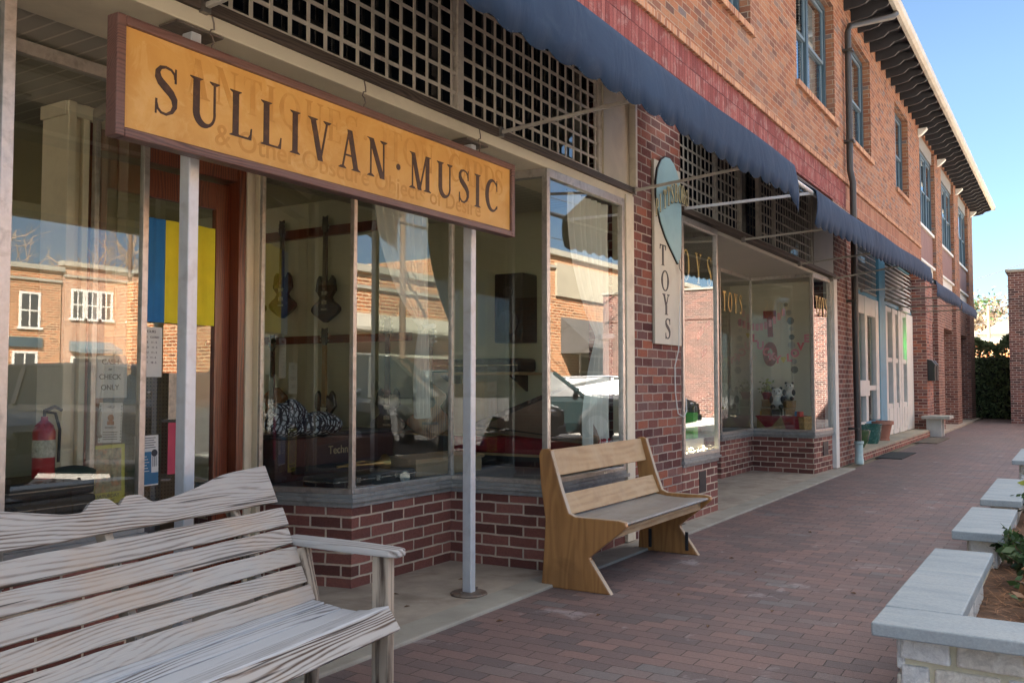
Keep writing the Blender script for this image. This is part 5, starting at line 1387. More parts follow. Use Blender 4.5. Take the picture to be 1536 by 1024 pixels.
textmesh('SATURDAY', .028, (0, -.0013, .035), UX, UZ, 'lettering', ink, t, bold=.0006); textmesh('LIVE MUSIC', .018, (0, -.0013, .012), UX, UZ, 'lettering', ink, t)
t = notice(3.325, 3.487, 1.335, 1.63, M['paper'], 'tall white sheet of opening hours on the door glass')
textmesh('HOURS', .022, (0, -.0013, .262), UX, UZ, 'lettering', ink, t)
for k, s in enumerate(('MON    CLOSED', 'TUE    11 - 5', 'WED    11 - 5', 'THU    11 - 5', 'FRI    11 - 6', 'SAT    10 - 5')): textmesh(s, .0165, (0, -.0013, .23 - k * .03), UX, UZ, 'lettering', ink, t)
t = notice(3.32, 3.478, .695, .99, M['paper'], 'white and blue flyer with a dream catcher drawing', -.02)
boxo('blue_block', (-.078, -.0022, .03), (.03, -.0013, .20), paint('blue_print', (.03, .17, .32), .5, .1, 4), t)
boxo('blue_strip', (-.078, -.00225, .008), (.078, -.00135, .075), paint('blue_print', (0, 0, 0)), t)
dc = MB().lathe([(.018, -.001), (.021, -.001), (.021, .0), (.018, .0)], (.052, -.0015, .19), 20, 'y')
for k in range(3): dc.box((.040 + k * .011, -.0022, .11), (.043 + k * .011, -.0014, .17))
dc.build('drawing', ink, t)
for k in range(5): MB().box((-.07, -.002, .222 + k * .014), (.06 - .01 * (k % 2), -.0013, .226 + k * .014)).build('text_line', ink, t)
for k in range(6): MB().box((-.07, -.003, .085 + k * .017), (.015 - .008 * (k % 3), -.0023, .089 + k * .017)).build('text_line', M['paper'], t)
notice(3.54, 3.60, 1.08, 1.36, paint('tan_print', (.6, .5, .38), .6, .3, 30), 'narrow cream and orange card beside the silver post')
notice(3.54, 3.60, .75, 1.06, paint('pink_print', (.60, .07, .12), .6, .1, 4), 'narrow pink flyer beside the silver post')
fl = thing('flag', 'blue and yellow vertical flag hanging on the door glass', 'flag', (3.34, 4.638, 1.66))
for a, b, mm in ((0, .15, paint('flag_blue', (.03, .20, .50), .8, .1, 6)), (.15, .52, paint('flag_yellow', (.80, .68, .03), .8, .08, 6))):
    mb = MB(); n = 14
    A = [(a + (b - a) * i / n, .008 * math.sin(i * .9 + a * 20), 0) for i in range(n + 1)]
    mb.strip([(x, y, .62) for x, y, z in A], A, (0, .003, 0)); mb.build('stripe', mm, fl, smooth=False)
t = notice(3.315, 3.365, 1.70, 1.78, ink, 'tiny dark sticker with a white letter P on the door glass', 0, 'sticker'); textmesh('P', .07, (0, -.0015, .012), UX, UZ, 'lettering', M['paper'], t)
# pegboard behind the door
m_, nt, p, out = newmat('pegboard')
g = objc(nt); s = N(nt, 'ShaderNodeSeparateXYZ'); L(nt, g, s.inputs[0])
fx = mathn(nt, 'SUBTRACT', mathn(nt, 'FRACT', mathn(nt, 'DIVIDE', s.outputs[0], .0254)), .5); fz = mathn(nt, 'SUBTRACT', mathn(nt, 'FRACT', mathn(nt, 'DIVIDE', s.outputs[2], .0254)), .5)
d = mathn(nt, 'ADD', mathn(nt, 'MULTIPLY', fx, fx), mathn(nt, 'MULTIPLY', fz, fz))
L(nt, mixc(nt, mathn(nt, 'LESS_THAN', d, .03), (.20, .15, .10), (.02, .015, .01)), p.inputs['Base Color']); p.inputs['Roughness'].default_value = .7
pgb = thing('pegboard', 'brown perforated board standing inside behind the door', 'pegboard', (3.75, 5.3, .02))
boxo('board', (-.55, 0, .4), (.5, .012, 1.55), m_, pgb); boxo('frame', (-.57, .013, 0), (.52, .04, 1.58), M['dark'], pgb)

# ------------------------------------------------------------------ toy shop contents
M['gold'] = paint('gold_leaf', (.85, .62, .24), .35, .15, 10)
def toysdecal(x0, y, z0, h, wd, lb=None, off=-.004):
    t = thing('window_lettering', lb, 'lettering', (x0, y, z0))
    for nm, mm, dy, gr in (('outline', M['black'], 0, 1), ('gold_letters', M['gold'], -.0022, 0)):
        mb = MB()
        if gr:
            for dx, dz in ((.008, -.008), (-.005, -.004), (.004, .006)): serif(mb, 'TOYS', (dx, -.0005 * (1 + dx * 50), dz), UX, UZ, h, depth=.0008, sx=.78, target=wd)
        else: serif(mb, 'TOYS', (0, dy, 0), UX, UZ, h, depth=.001, sx=.78, target=wd)
        mb.build(nm, mm, t)
toysdecal(7.74, YF + .012, 2.27, .30, 1.12, 'gold TOYS lettering on the first shop pane, half hidden by the pier')
toysdecal(12.0, 4.085, 2.29, .27, .84, 'gold TOYS lettering on the set back middle pane')
toysdecal(13.27, YF + .03, 2.28, .27, .72, 'gold TOYS lettering on the last front pane beside the white jamb')
YN = (0, -1, 0)
rl = thing('wall_letters', 'large red letters T and O on the toy shop wall', 'letters', (14.19, 4.07, 1.55))
MB().prism([(0, y, z) for y, z in ((.10, .88), (.10, .76), (.045, .76), (.03, .47), (-.05, .47), (-.03, .76), (-.095, .76), (-.095, .88))], (-.02, 0, 0)).build('letter', M['redcloth'], rl)
mb = MB(); A = [(0, .11 * math.sin(a * 6.283 / 32), .2 + .19 * math.cos(a * 6.283 / 32)) for a in range(33)]; Bq = [(0, .045 * math.sin(a * 6.283 / 32), .2 + .09 * math.cos(a * 6.283 / 32)) for a in range(33)]
mb.strip(A, Bq, (-.02, 0, 0)); mb.build('letter', M['redcloth'], rl)
bn = thing('bunting', 'string of pale pink paper flags crossing above the LUCKY LOVE garland', 'bunting', (13.9, 4.3, 2.1))
pk_ = paint('pink_paper', (.82, .34, .40), .7, .1, 20)
for i in range(11):
    f = i / 10; y = .16 - .68 * f; z = .20 - .55 * math.sin(f * 2.9) * .22 + .16 * f ** 2
    MB().prism([(0, y - .024, z), (0, y + .024, z), (0, y + .024, z - .11), (0, y - .024, z - .11)], (-.002, 0, 0)).build('flag', pk_, bn)
lk = thing('garland', 'paper letter garland reading LUCKY LOVE with a yellow heart', 'garland', (13.42, 4.1, 1.6))
cols = [paint('pink_letter', (.80, .16, .22), .6, .1, 20), paint('white_letter', (.80, .28, .38), .6, .1, 20)]
for i, ch in enumerate('LUCKY*LOVE'):
    f = i / 9; y = -.02 - .76 * f; z = .36 - .40 * math.sin(f * 2.75 + .1) + .05 * f
    if ch == '*':
        MB().prism([(0, y + .03, z + .05), (0, y + .04, z + .08), (0, y + .02, z + .10), (0, y, z + .085), (0, y - .02, z + .10), (0, y - .04, z + .08), (0, y - .03, z + .05), (0, y, z + .0)], (-.003, 0, 0)).build('heart', paint('yellow_heart', (.62, .48, .06), .5, .1, 20), lk)
    else: textmesh(ch, .15, (-.002, y, z), YN, (0, 0, 1), 'letter', cols[i % 2], lk, bold=.007)
MB().prism([(0, .08 + .03, .42), (0, .08 + .035, .45), (0, .08, .44), (0, .08 - .035, .45), (0, .08 - .03, .42), (0, .08, .37)], (-.003, 0, 0)).build('heart', paint('yellow_heart', (0, 0, 0)), lk)
gd = thing('garland', 'vertical string of grey and white paper discs on the toy shop wall', 'garland', (14.0, 3.62, 1.35))
for i in range(9):
    MB().lathe([(0, 0), (.032 + .012 * (i % 3), 0), (.032 + .012 * (i % 3), .003), (0, .003)], (0, .05 - .02 * math.sin(i) + (.10 if i < 4 else 0) * (1 - i / 4), 1.15 - i * .125), 14, 'x').build('disc', paint('disc%d' % (i % 2), ((.18, .20, .19), (.40, .40, .38))[i % 2], .6, .2, 20), gd)
fn = thing('paper_fans', 'red paper banner and hearts hanging behind the middle toy shop pane', 'decoration', (12.6, 4.5, 1.7))
for (x, z, w_, h, a) in ((-.35, .30, .30, .10, .5), (-.05, .44, .22, .08, .4), (-.2, .05, .24, .10, .5), (.2, .2, .14, .12, -.2)):
    MB().prism([(-w_ / 2, 0, -h / 2), (w_ / 2, 0, -h / 2), (w_ / 2, 0, h / 2), (-w_ / 2, 0, h / 2)], (0, .003, 0)).xf(Matrix.Translation((x, 0, z)) @ Matrix.Rotation(-a, 4, 'Y')).build('strip', M['red'] if w_ > .2 else pk_, fn)
for k, (x, y, c, lb) in enumerate(((13.45, 3.47, (.05, .25, .5), 'blue toy block beside the wicker baskets'), (13.5, 4.0, (.7, .45, .05), 'yellow toy block at the left end of the gold box'), (13.4, 3.42, (.6, .06, .05), 'small red toy block at the right end of the gold box'))):
    t = thing('toy_block', lb, 'toy', (x, y, .813), .4 * k); boxo('cube', (-.035, -.035, 0), (.035, .035, .07), paint('toy%d' % k, c, .4, .05, 5), t, .006); boxo('face', (-.022, -.0365, .012), (.022, -.0352, .058), M['white'], t)
dt = thing('display_table', 'low box covered with gold cloth and a red sash in the toy shop window', 'table', (13.6, 3.72, .606))
boxo('box', (-.2, -.36, 0), (.25, .34, .20), paint('gold_cloth', (.34, .21, .07), .7, .5, 30), dt, .01)
MB().prism([(-.205, .36, .205), (-.205, -.02, .205), (-.205, .12, .05), (-.205, .2, .03)], (-.006, 0, 0)).prism([(-.206, -.03, .205), (-.206, -.27, .205), (-.206, -.29, .01), (-.206, -.10, .0)], (-.006, 0, 0)).box((-.205, -.3, .2), (.2, .36, .207)).build('red_sash', M['redcloth'], dt)
M['wicker'] = paint('wicker', (.30, .17, .07), .8, .45, 60, bmp=.8)
for k, (y, z, lb) in enumerate(((3.93, .813, 'lower wicker basket left of the pandas'), (3.93, .94, 'upper wicker basket left of the pandas'), (3.60, .813, 'lower wicker basket right of the nearer panda'), (3.60, .93, 'upper wicker basket right of the nearer panda'))):
    t = thing('basket', lb, 'basket', (13.5, y, z), .2 * k, group='wicker baskets')
    boxo('basket_body', (-.07, -.075, 0), (.07, .075, .11), M['wicker'], t, .012); boxo('rim', (-.076, -.081, .095), (.076, .081, .112), M['card'], t, .005)
fur_w = paint('white_fur', (.62, .60, .55), .95, .1, 40, bmp=.8); fur_b = paint('black_fur', (.015, .015, .017), .95, .2, 40, bmp=.8)
def panda(loc, rz, label, s=1.0):
    t = thing('plush_panda', label, 'plush toy', loc, rz, group='plush pandas')
    t.scale = (s, s, s)
    b = MB().ball((0, 0, .085), .075, 22, 14, (.9, 1, 1.15)).ball((-.012, 0, .215), .062, 22, 14, (1, 1.08, .92))
    b.ball((0, 0, .16), .05, 16, 10)
    b.build('body', fur_w, t, smooth=True)
    MB().ball((-.03, .07, .12), .028, 14, 10, (1.3, 1, 1.8)).build('arm', fur_b, t, smooth=True); MB().ball((-.03, -.07, .12), .028, 14, 10, (1.3, 1, 1.8)).build('arm', fur_b, t, smooth=True)
    MB().ball((-.08, .05, .03), .032, 14, 10, (1.6, 1, 1)).build('leg', fur_b, t, smooth=True); MB().ball((-.08, -.05, .03), .032, 14, 10, (1.6, 1, 1)).build('leg', fur_b, t, smooth=True)
    for s_ in (-1, 1):
        MB().ball((0, s_ * .05, .265), .02, 12, 8, (.6, 1, 1)).build('ear', fur_b, t, smooth=True)
        MB().ball((-.062, s_ * .024, .225), .014, 12, 8, (.5, 1, 1.3)).build('eye_patch', fur_b, t, smooth=True)
    MB().ball((-.074, 0, .20), .018, 12, 8).build('muzzle', fur_w, t, smooth=True); MB().ball((-.091, 0, .205), .007, 10, 8).build('nose', fur_b, t, smooth=True)
st_ = thing('stool', 'small black block under the nearer panda', 'block', (13.42, 3.76, .813)); boxo('block', (-.06, -.065, 0), (.06, .065, .10), M['black'], st_, .006)
panda((13.42, 3.76, .914), .25, 'larger plush panda sitting on a black block', 1.15)
panda((13.5, 3.60, 1.043), .1, 'smaller plush panda sitting on the wicker baskets', .95)
def potplant(loc, prof, mat, n, label, seed, leafm=M['leaf_yellow'], h=.16, r=.11):
    t = thing('potted_plant', label, 'plant', loc); MB().lathe(prof, (0, 0, 0), 18).build('pot', mat, t, smooth=True)
    rs = random.Random(seed); lf = MB(); top = prof[-1][1]
    for i in range(n): lf.leaf((rs.gauss(0, r * .5), rs.gauss(0, r * .5), top + abs(rs.gauss(0, h * .5))), rs.uniform(.02, .04), rs)
    lf.build('leaves', leafm, t, fix=False)
potplant((13.5, 3.93, 1.053), [(0, 0), (.05, 0), (.08, .10), (.085, .11), (0, .10)], M['redcloth'], 90, 'leafy plant in a red pot on top of the wicker baskets', 1)
potplant((13.55, 3.96, .607), [(0, 0), (.03, 0), (.035, .02), (0, .02)], paint('teal_pot', (.10, .26, .24), .5, .1, 5), 10, 'tiny teal pot beside the display box', 3)
potplant((11.95, 4.3, .607), [(0, 0), (.08, 0), (.11, .22), (.115, .24), (0, .22)], M['white'], 110, 'yellow green plant in a white bucket pot', 4, h=.25, r=.16)
potplant((9.35, 4.45, .607), [(0, 0), (.1, 0), (.12, .2), (0, .19)], M['dark'], 130, 'bushy plant in a dark pot in the near toy window', 6, h=.3, r=.2)
wb = thing('display_box', 'white display box behind the pane nearest the pier', 'box', (8.62, 3.42, .606)); boxo('box', (-.30, -.17, 0), (.30, .3, .12), M['white'], wb, .005); boxo('top', (-.305, -.175, .121), (.305, .305, .135), M['white'], wb, .003)
bl_ = thing('beach_ball', 'striped red and white ball in the toy shop window', 'ball', (8.45, 3.42, .742 + .125))
MB().ball((0, 0, 0), .125, 32, 20).build('ball', M['white'], bl_, smooth=True)
for k in range(4):
    mb = MB(); 
    for i in range(13):
        t_ = .25 + (math.pi - .5) * i / 12
        for w_ in (k * 1.571, k * 1.571 + .62): mb.v.append((.1262 * math.sin(t_) * math.cos(w_), .1262 * math.sin(t_) * math.sin(w_), .1262 * math.cos(t_)))
    mb.f = [(2 * i, 2 * i + 2, 2 * i + 3, 2 * i + 1) for i in range(12)]
    mb.build('stripe', M['red'], bl_, smooth=True, fix=False)
gb = thing('gift_bag', 'bright green gift bag beside the striped ball', 'bag', (8.74, 3.32, .742), .1)
MB().prism([(-.09, -.05, .0), (.09, -.05, .0), (.09, .05, .0), (-.09, .05, .0)], (0, 0, .26)).build('bag_body', paint('lime', (.12, .55, .10), .5, .15, 20), gb, bevel=.004)
MB().tube([(-.05, -.05, .26), (-.04, -.05, .32), (.04, -.05, .32), (.05, -.05, .26)], .004, 6).build('handle', M['white'], gb)
fz = MB(); rs = random.Random(4)
bulbs = MB()
for i in range(70):
    c = Vector((8.06 + rs.random() * .82, 3.18 + rs.random() * .14, .615 + rs.random() * .05)); bulbs.ball(c, .007, 8, 5)
fz.tube([(8.06 + i * .82 / 60, 3.25 + .05 * math.sin(i * 1.3), .62 + .02 * math.sin(i * 2.1) + .02) for i in range(61)], .002, 5)
fy = thing('fairy_lights', 'heap of small lit fairy lights on the sill behind the first toy shop pane', 'fairy lights', (8.4, 3.25, .606), world=True)
fz.build('wire', M['steel'], fy); bulbs.build('bulbs', emit('warm_bulb', (1, .8, .5), 1.6), fy, smooth=True)
# ------------------------------------------------------------------ annex, hedge, background on the right
AX = thing('annex_building', 'plain dark brick building with a flat coping closing the right edge', 'building', (33, -3, 0), world=True)
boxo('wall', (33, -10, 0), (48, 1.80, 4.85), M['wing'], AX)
MB().box((32.94, -10.05, 4.85), (48.06, 1.87, 4.93)).build('coping', M['lip'], AX, bevel=.01)
MB().box((32.97, -10, 3.72), (32.999, 1.83, 3.80)).build('string_course', M['wing'], AX)
def foliage_box(mb, x0, x1, y0, y1, z1, n, s, seed):
    rs = random.Random(seed)
    for i in range(n):
        f = rs.random()
        x, y, z = rs.uniform(x0, x1), rs.uniform(y0, y1), z1 * rs.random()
        side = rs.random()
        if side < .45: x = x0 + abs(rs.gauss(0, .13))
        elif side < .65: y = y1 - abs(rs.gauss(0, .13))
        elif side < .85: z = z1 - abs(rs.gauss(0, .12))
        lump = .20 * mnoise.noise(Vector((x * .9, y * 1.6, z * 1.6))) + .10 * mnoise.noise(Vector((x * 3, y * 4, z * 4)))
        d = Vector((x, y, z)) - Vector(((x0 + x1) / 2, (y0 + y1) / 2, z1 / 2))
        c = Vector((x, y, z)) + d.normalized() * lump
        c.z *= 1 + .22 * mnoise.noise(Vector((3.1, c.y * .9, .5))) + .07 * (2.8 - c.y)
        if c.z < .02: c.z = .02
        # round the shoulders
        if z > z1 * .75:
            k = (z / z1 - .75) / .25; c.y = (y0 + y1) / 2 + (c.y - (y0 + y1) / 2) * (1 - .42 * k * k)
        mb.leaf(c, s * rs.uniform(.6, 1.3), rs)
hd = thing('hedge', 'tall dark clipped evergreen hedge between the two brick buildings', 'hedge', (38.3, 3, 0), world=True)
mb = MB(); foliage_box(mb, 37.0, 39.5, 1.0, 4.8, 2.95, 18000, .07, 1); mb.build('foliage', leafmat('hedge_leaf', (.05, .075, .04), (.20, .26, .12)), hd, fix=False)
MB().box((37.35, 1.3, 0), (39.2, 4.4, 2.25)).build('dark_core', M['black'], hd, bevel=.3)  # black block painted as the shade between the hedge leaves
for i in range(5): MB().tube([(37.6 + .2 * (i % 2), 1.5 + i * .6, 0), (37.7, 1.5 + i * .62, 1.2)], .04, 6).build('stem', M['twig'], hd)
fw_ = thing('brick_wall', 'sunlit low brick wall beyond the hedge', 'wall', (58, 6, 0), world=True)
MB().box((58, -6, 0), (58.4, 20, 3.55)).build('brickwork', M['street_brick'], fw_); MB().box((57.95, -6, 3.55), (58.45, 20, 3.65)).build('coping', M['lip'], fw_)
def house(x, y, w_, d, h, label, mat):
    t = thing('house', label, 'house', (x, y, 0), world=True, group='pale houses beyond the far wall')
    MB().box((x, y - w_ / 2, 0), (x + d, y + w_ / 2, h)).build('wall', mat, t)
    MB().prism([(x - .3, y - w_ / 2 - .3, h), (x - .3, y + w_ / 2 + .3, h), (x - .3, y, h + w_ * .3)], (d + .6, 0, 0)).build('roof', M['roofing'], t)
    for k in (-1, 0, 1):
        MB().box((x - .03, y + k * w_ * .28 - .3, h - 1.7), (x - .001, y + k * w_ * .28 + .3, h - .6)).build('window', M['dark'], t)
house(78, 4.0, 4.5, 6, 5.0, 'white house with a grey gable, right of the pale pole', M['white'])
house(82, 8.2, 4.0, 6, 5.0, 'cream house left of the pale pole', M['cream'])
def tree(loc, h, r, label, seed, leaf=None, nleaf=0, ls=.25, trunk=.18, depth=5, grp=None, bare=True, mat=None, nm='tree'):
    t = thing(nm, label, 'tree', loc, group=grp)
    rs = random.Random(seed); tw = MB(); tips = []
    def grow(p, d, l, rad, k):
        n = 3; pts = [p]; rr = [rad]; q = p; dd = d.copy()
        for i in range(n):
            dd = (dd + Vector((rs.gauss(0, .12), rs.gauss(0, .12), rs.gauss(.03, .08)))).normalized(); q = q + dd * l / n; pts.append(q); rr.append(rad * (1 - .35 * (i + 1) / n))
        tw.tube(pts, rr, 6 if k > 2 else 4)
        if k == 0: tips.append(q); return
        for i in range(3 if k < depth else 4):
            a = dd.orthogonal().normalized(); a = Matrix.Rotation(rs.uniform(0, 6.28), 3, dd) @ a
            nd = (dd * rs.uniform(.7, 1.1) + a * rs.uniform(.5, .95)).normalized()
            grow(pts[-1 - (i % 2)], nd, l * rs.uniform(.62, .82), rad * .58, k - 1)
    grow(Vector((0, 0, 0)), Vector((0, 0, 1)), h * .36, trunk, depth)
    tw.build('trunk', mat or M['twig'], t)
    if nleaf:
        lf = MB()
        for i in range(nleaf):
            c = rs.choice(tips) + Vector([rs.gauss(0, r) for _ in range(3)])
            if c.z > .5: lf.leaf(c, ls * rs.uniform(.6, 1.3), rs)
        lf.build('crown', leaf, t, fix=False)
    return t
M['brownleaf'] = leafmat('brown_leaf', (.07, .05, .035), (.15, .105, .065), .2)
M['ltwig'] = paint('pale_twig', (.30, .21, .14), .9, .2, 3)
k = 0
for x, y, h, lb in ((92, -2, 8.5, 'brown leaved tree at the far right behind the annex'), (100, 4.5, 9.5, 'broad golden brown tree beyond the white house'), (96, 9.5, 9, 'thin brown tree near the corner of the long building'), (112, 7.5, 11, 'tallest hazy brown tree in the background gap'), (118, 1.0, 11, 'pale brown tree far behind the white house')):
    tree((x, y, 0), h, .7, lb, 20 + k, M['brownleaf'], 1500, .22, .2, 4, 'winter trees beyond the wall', mat=M['ltwig']); k += 1
tree((104, 7.2, 0), 9.5, .8, 'dark evergreen tree rising above the brown trees', 40, M['leaf'], 2500, .25, .2, 4, mat=M['twig'])
def pole(x, y, h, label, r=.11, arm=True, mat=None):
    t = thing('utility_pole', label, 'pole', (x, y, 0))
    MB().tube([(0, 0, 0), (0, 0, h)], [r, r * .7], 8).build('shaft', mat or M['twig'], t, smooth=True)
    if arm: boxo('crossarm', (-.05, -1.1, h - .6), (.05, 1.1, h - .48), mat or M['twig'], t)
    return t
pole(66, 4.75, 6.3, 'pale pole standing beyond the sunlit wall', .12, False, M['ltwig'])
for k, (a, b, lb) in enumerate((((60, 8, 5.6), (20, -14, 10.2), 'highest overhead wire crossing the gap'), ((60, 8, 4.6), (20, -14, 8.4), 'upper middle overhead wire crossing the gap'), ((60, 8, 3.95), (20, -14, 7.9), 'lower middle overhead wire with a thicker sleeve'), ((60, 8, 3.4), (20, -14, 6.9), 'lowest overhead wire crossing the gap'))):
    a, b = Vector(a), Vector(b); P = [a.lerp(b, i / 16) - Vector((0, 0, 1.2 * math.sin(math.pi * i / 16))) for i in range(17)]
    P = [q + Vector((0, 0, 1.0)) for q in P]
    tag(MB().tube(P, .018 if k != 2 else .03, 5).build('overhead_wire', M['dark']), lb, 'wire', 'overhead wires')

# ------------------------------------------------------------------ across the street (seen in the glass)
def far_window(x0, x1, z0, z1, y, parent, n=1, frame=None):
    f = MB(); b = .12
    f.box((x0, y - .02, z0), (x0 + b, y + .04, z1)).box((x1 - b, y - .02, z0), (x1, y + .04, z1)).box((x0 + b, y - .02, z1 - b), (x1 - b, y + .04, z1)).box((x0 - .1, y - .02, z0), (x1 + .1, y + .1, z0 + b))
    f.box(((x0 + x1) / 2 - .03, y - .02, z0 + b), ((x0 + x1) / 2 + .03, y + .03, z1 - b)).box((x0 + b, y - .02, (z0 + z1) / 2 - .04), (x1 - b, y + .035, (z0 + z1) / 2 + .04))
    o = f.build('window', frame or M['white'], parent)
    MB().quad((x0, y + .005, z0), (x1, y + .005, z0), (x1, y + .005, z1), (x0, y + .005, z1)).build('pane', M['darkpane'], o, fix=False)
M['darkpane'] = paint('dark_pane', (.05, .06, .07), .12, .2, 1)
def far_building(name, label, x0, x1, y, depth, h, mat, wins_, par=.0):
    t = thing(name, label, 'building', ((x0 + x1) / 2, y, 0), world=True, group='buildings across the street')
    MB().box((x0, y - depth, 0), (x1, y, h)).build('wall', mat, t)
    MB().box((x0 - .1, y - .3, h - .02), (x1 + .1, y + .15, h + .22)).box((x0, y - .001, h - .6), (x1, y + .09, h - .48)).build('cornice', M['roofing'] if par else M['lip'], t)
    for w_ in wins_: far_window(*w_, y, t)
    return t
b1 = far_building('shop_building', 'orange brick two storey building across the street with pointed dormer signs', 12.0, 27.4, -37, 12, 7.1, M['street_brick'], [(x, x + 1.1, 4.0, 5.9) for x in (13.2, 15.6, 18, 20.4, 22.8, 25.2)] + [(x, x + 1.3, .7, 2.9) for x in (13, 16, 19, 22.4, 24.9)])
b2 = far_building('shop_building', 'pale brick two storey building across the street with triple white windows', 27.5, 46, -37, 12, 7.45, M['street_brick_pale'], [(a + i * .82, a + .78 + i * .82, 4.6, 6.25) for a in (27.95, 31.3, 35.0, 38.6, 42.2) for i in range(3)] + [(x, x + 2.2, .8, 2.7) for x in (28, 31.4, 35, 38.6, 42)])
b0 = far_building('shop_building', 'white trimmed brick building far left across the street', -8, 11.9, -37, 12, 6.2, M['street_brick_pale'], [(x, x + 1.2, 3.6, 5.3) for x in (-6, -2, 2, 6, 9)])
b3 = far_building('shop_building', 'low orange brick building across the street with garage like panels', 21.5, 32.4, -13, 10, 5.15, M['street_brick'], [])
MB().box((22.0, -13 + .001, 2.2), (28.2, -12.4, 2.3)).prism([(21.8, -12.99, 3.7), (21.8, -11.9, 3.15), (21.8, -11.9, 3.05), (21.8, -12.99, 3.05)], (9.6, 0, 0)).build('canopy', M['lip'], b3)
for x in (22.4, 25.6, 28.8): MB().box((x, -13 + .001, .1), (x + 2.6, -12.95, 2.9)).build('door', paint('pink_panel', (.42, .24, .19), .6, .1, 2), b3)
b4 = far_building('shop_building', 'brick corner building across the street with a dark sloping awning', 32.5, 52, -13, 10, 6.9, M['street_brick'], [(43, 44.6, 1.2, 3.0), (47, 48.6, 1.2, 3.0)])
MB().box((34.4, -13 + .001, 5.1), (44, -12.9, 6.55)).build('fascia', paint('fascia_cream', (.36, .32, .24), .7, .1, 2), b4)
MB().prism([(34.9, -12.99, 4.2), (34.9, -11.6, 3.0), (34.9, -11.6, 2.6), (34.9, -12.99, 2.6)], (6.6, 0, 0)).build('awning', paint('grey_awning', (.07, .065, .065), .8, .1, 2), b4)
far_window(36.6, 40.5, 1.0, 2.6, -12.97, b4)
textmesh('Hillsboro', .62, (38.0, -11.598, 2.66), (-1, 0, 0), (0, 0, 1), 'lettering', M['white'], b4, shear=.3, depth=.02, bold=.02)
for x in (28, 31.4, 35, 38.6): MB().prism([(x - .1, -37.0 + .001, 3.5), (x - .1, -35.9, 3.05), (x - .1, -35.9, 2.85), (x - .1, -37.0 + .001, 3.0)], (2.4, 0, 0)).build('awning', paint('far_awning', (.10, .14, .16), .8, .1, 2), b2)
for x in (13.2, 18, 22.8): MB().box((x - .1, -37 + .001, 3.1), (x + 3.6, -36.9, 3.6)).build('sign_board', M['teal'], b1)
for x, h, sd in ((24, 9.5, 61), (33, 11, 62), (39, 10, 63), (17, 9, 64), (8, 10, 65)):
    tree((x, -52 - (sd % 3) * 3, 0), h * 1.25, .5, {61: 'bare tree behind the roof of the orange brick building', 62: 'widest bare tree behind the triple white windows', 63: 'bare tree farthest right behind the pale brick building', 64: 'thin bare tree left of the orange brick building', 65: 'bare tree behind the white trimmed building'}[sd], sd, None, 0, depth=5, trunk=.28, grp='bare trees across the street', mat=M['ltwig'])
pole(26.5, -30, 9.5, 'dark street pole across the street before the pale brick building', .12)
pole(23.3, -11.0, 8.5, 'dark pole beside the low orange brick building', .12)
psn = thing('parking_sign', 'white parking sign with a blue symbol on a thin pole at the kerb', 'sign', (16.55, -1.0, 0), 0)
MB().tube([(0, -.02, 0), (0, -.02, 2.2)], .025, 8).build('pole', M['steel'], psn, smooth=True)
boxo('plate', (-.16, -.01, 1.35), (.16, .005, 2.1), M['white'], psn, .004)
boxo('symbol', (-.08, .0055, 1.62), (.08, .009, 1.84), paint('sign_blue', (.03, .12, .4), .4, .05, 4), psn)

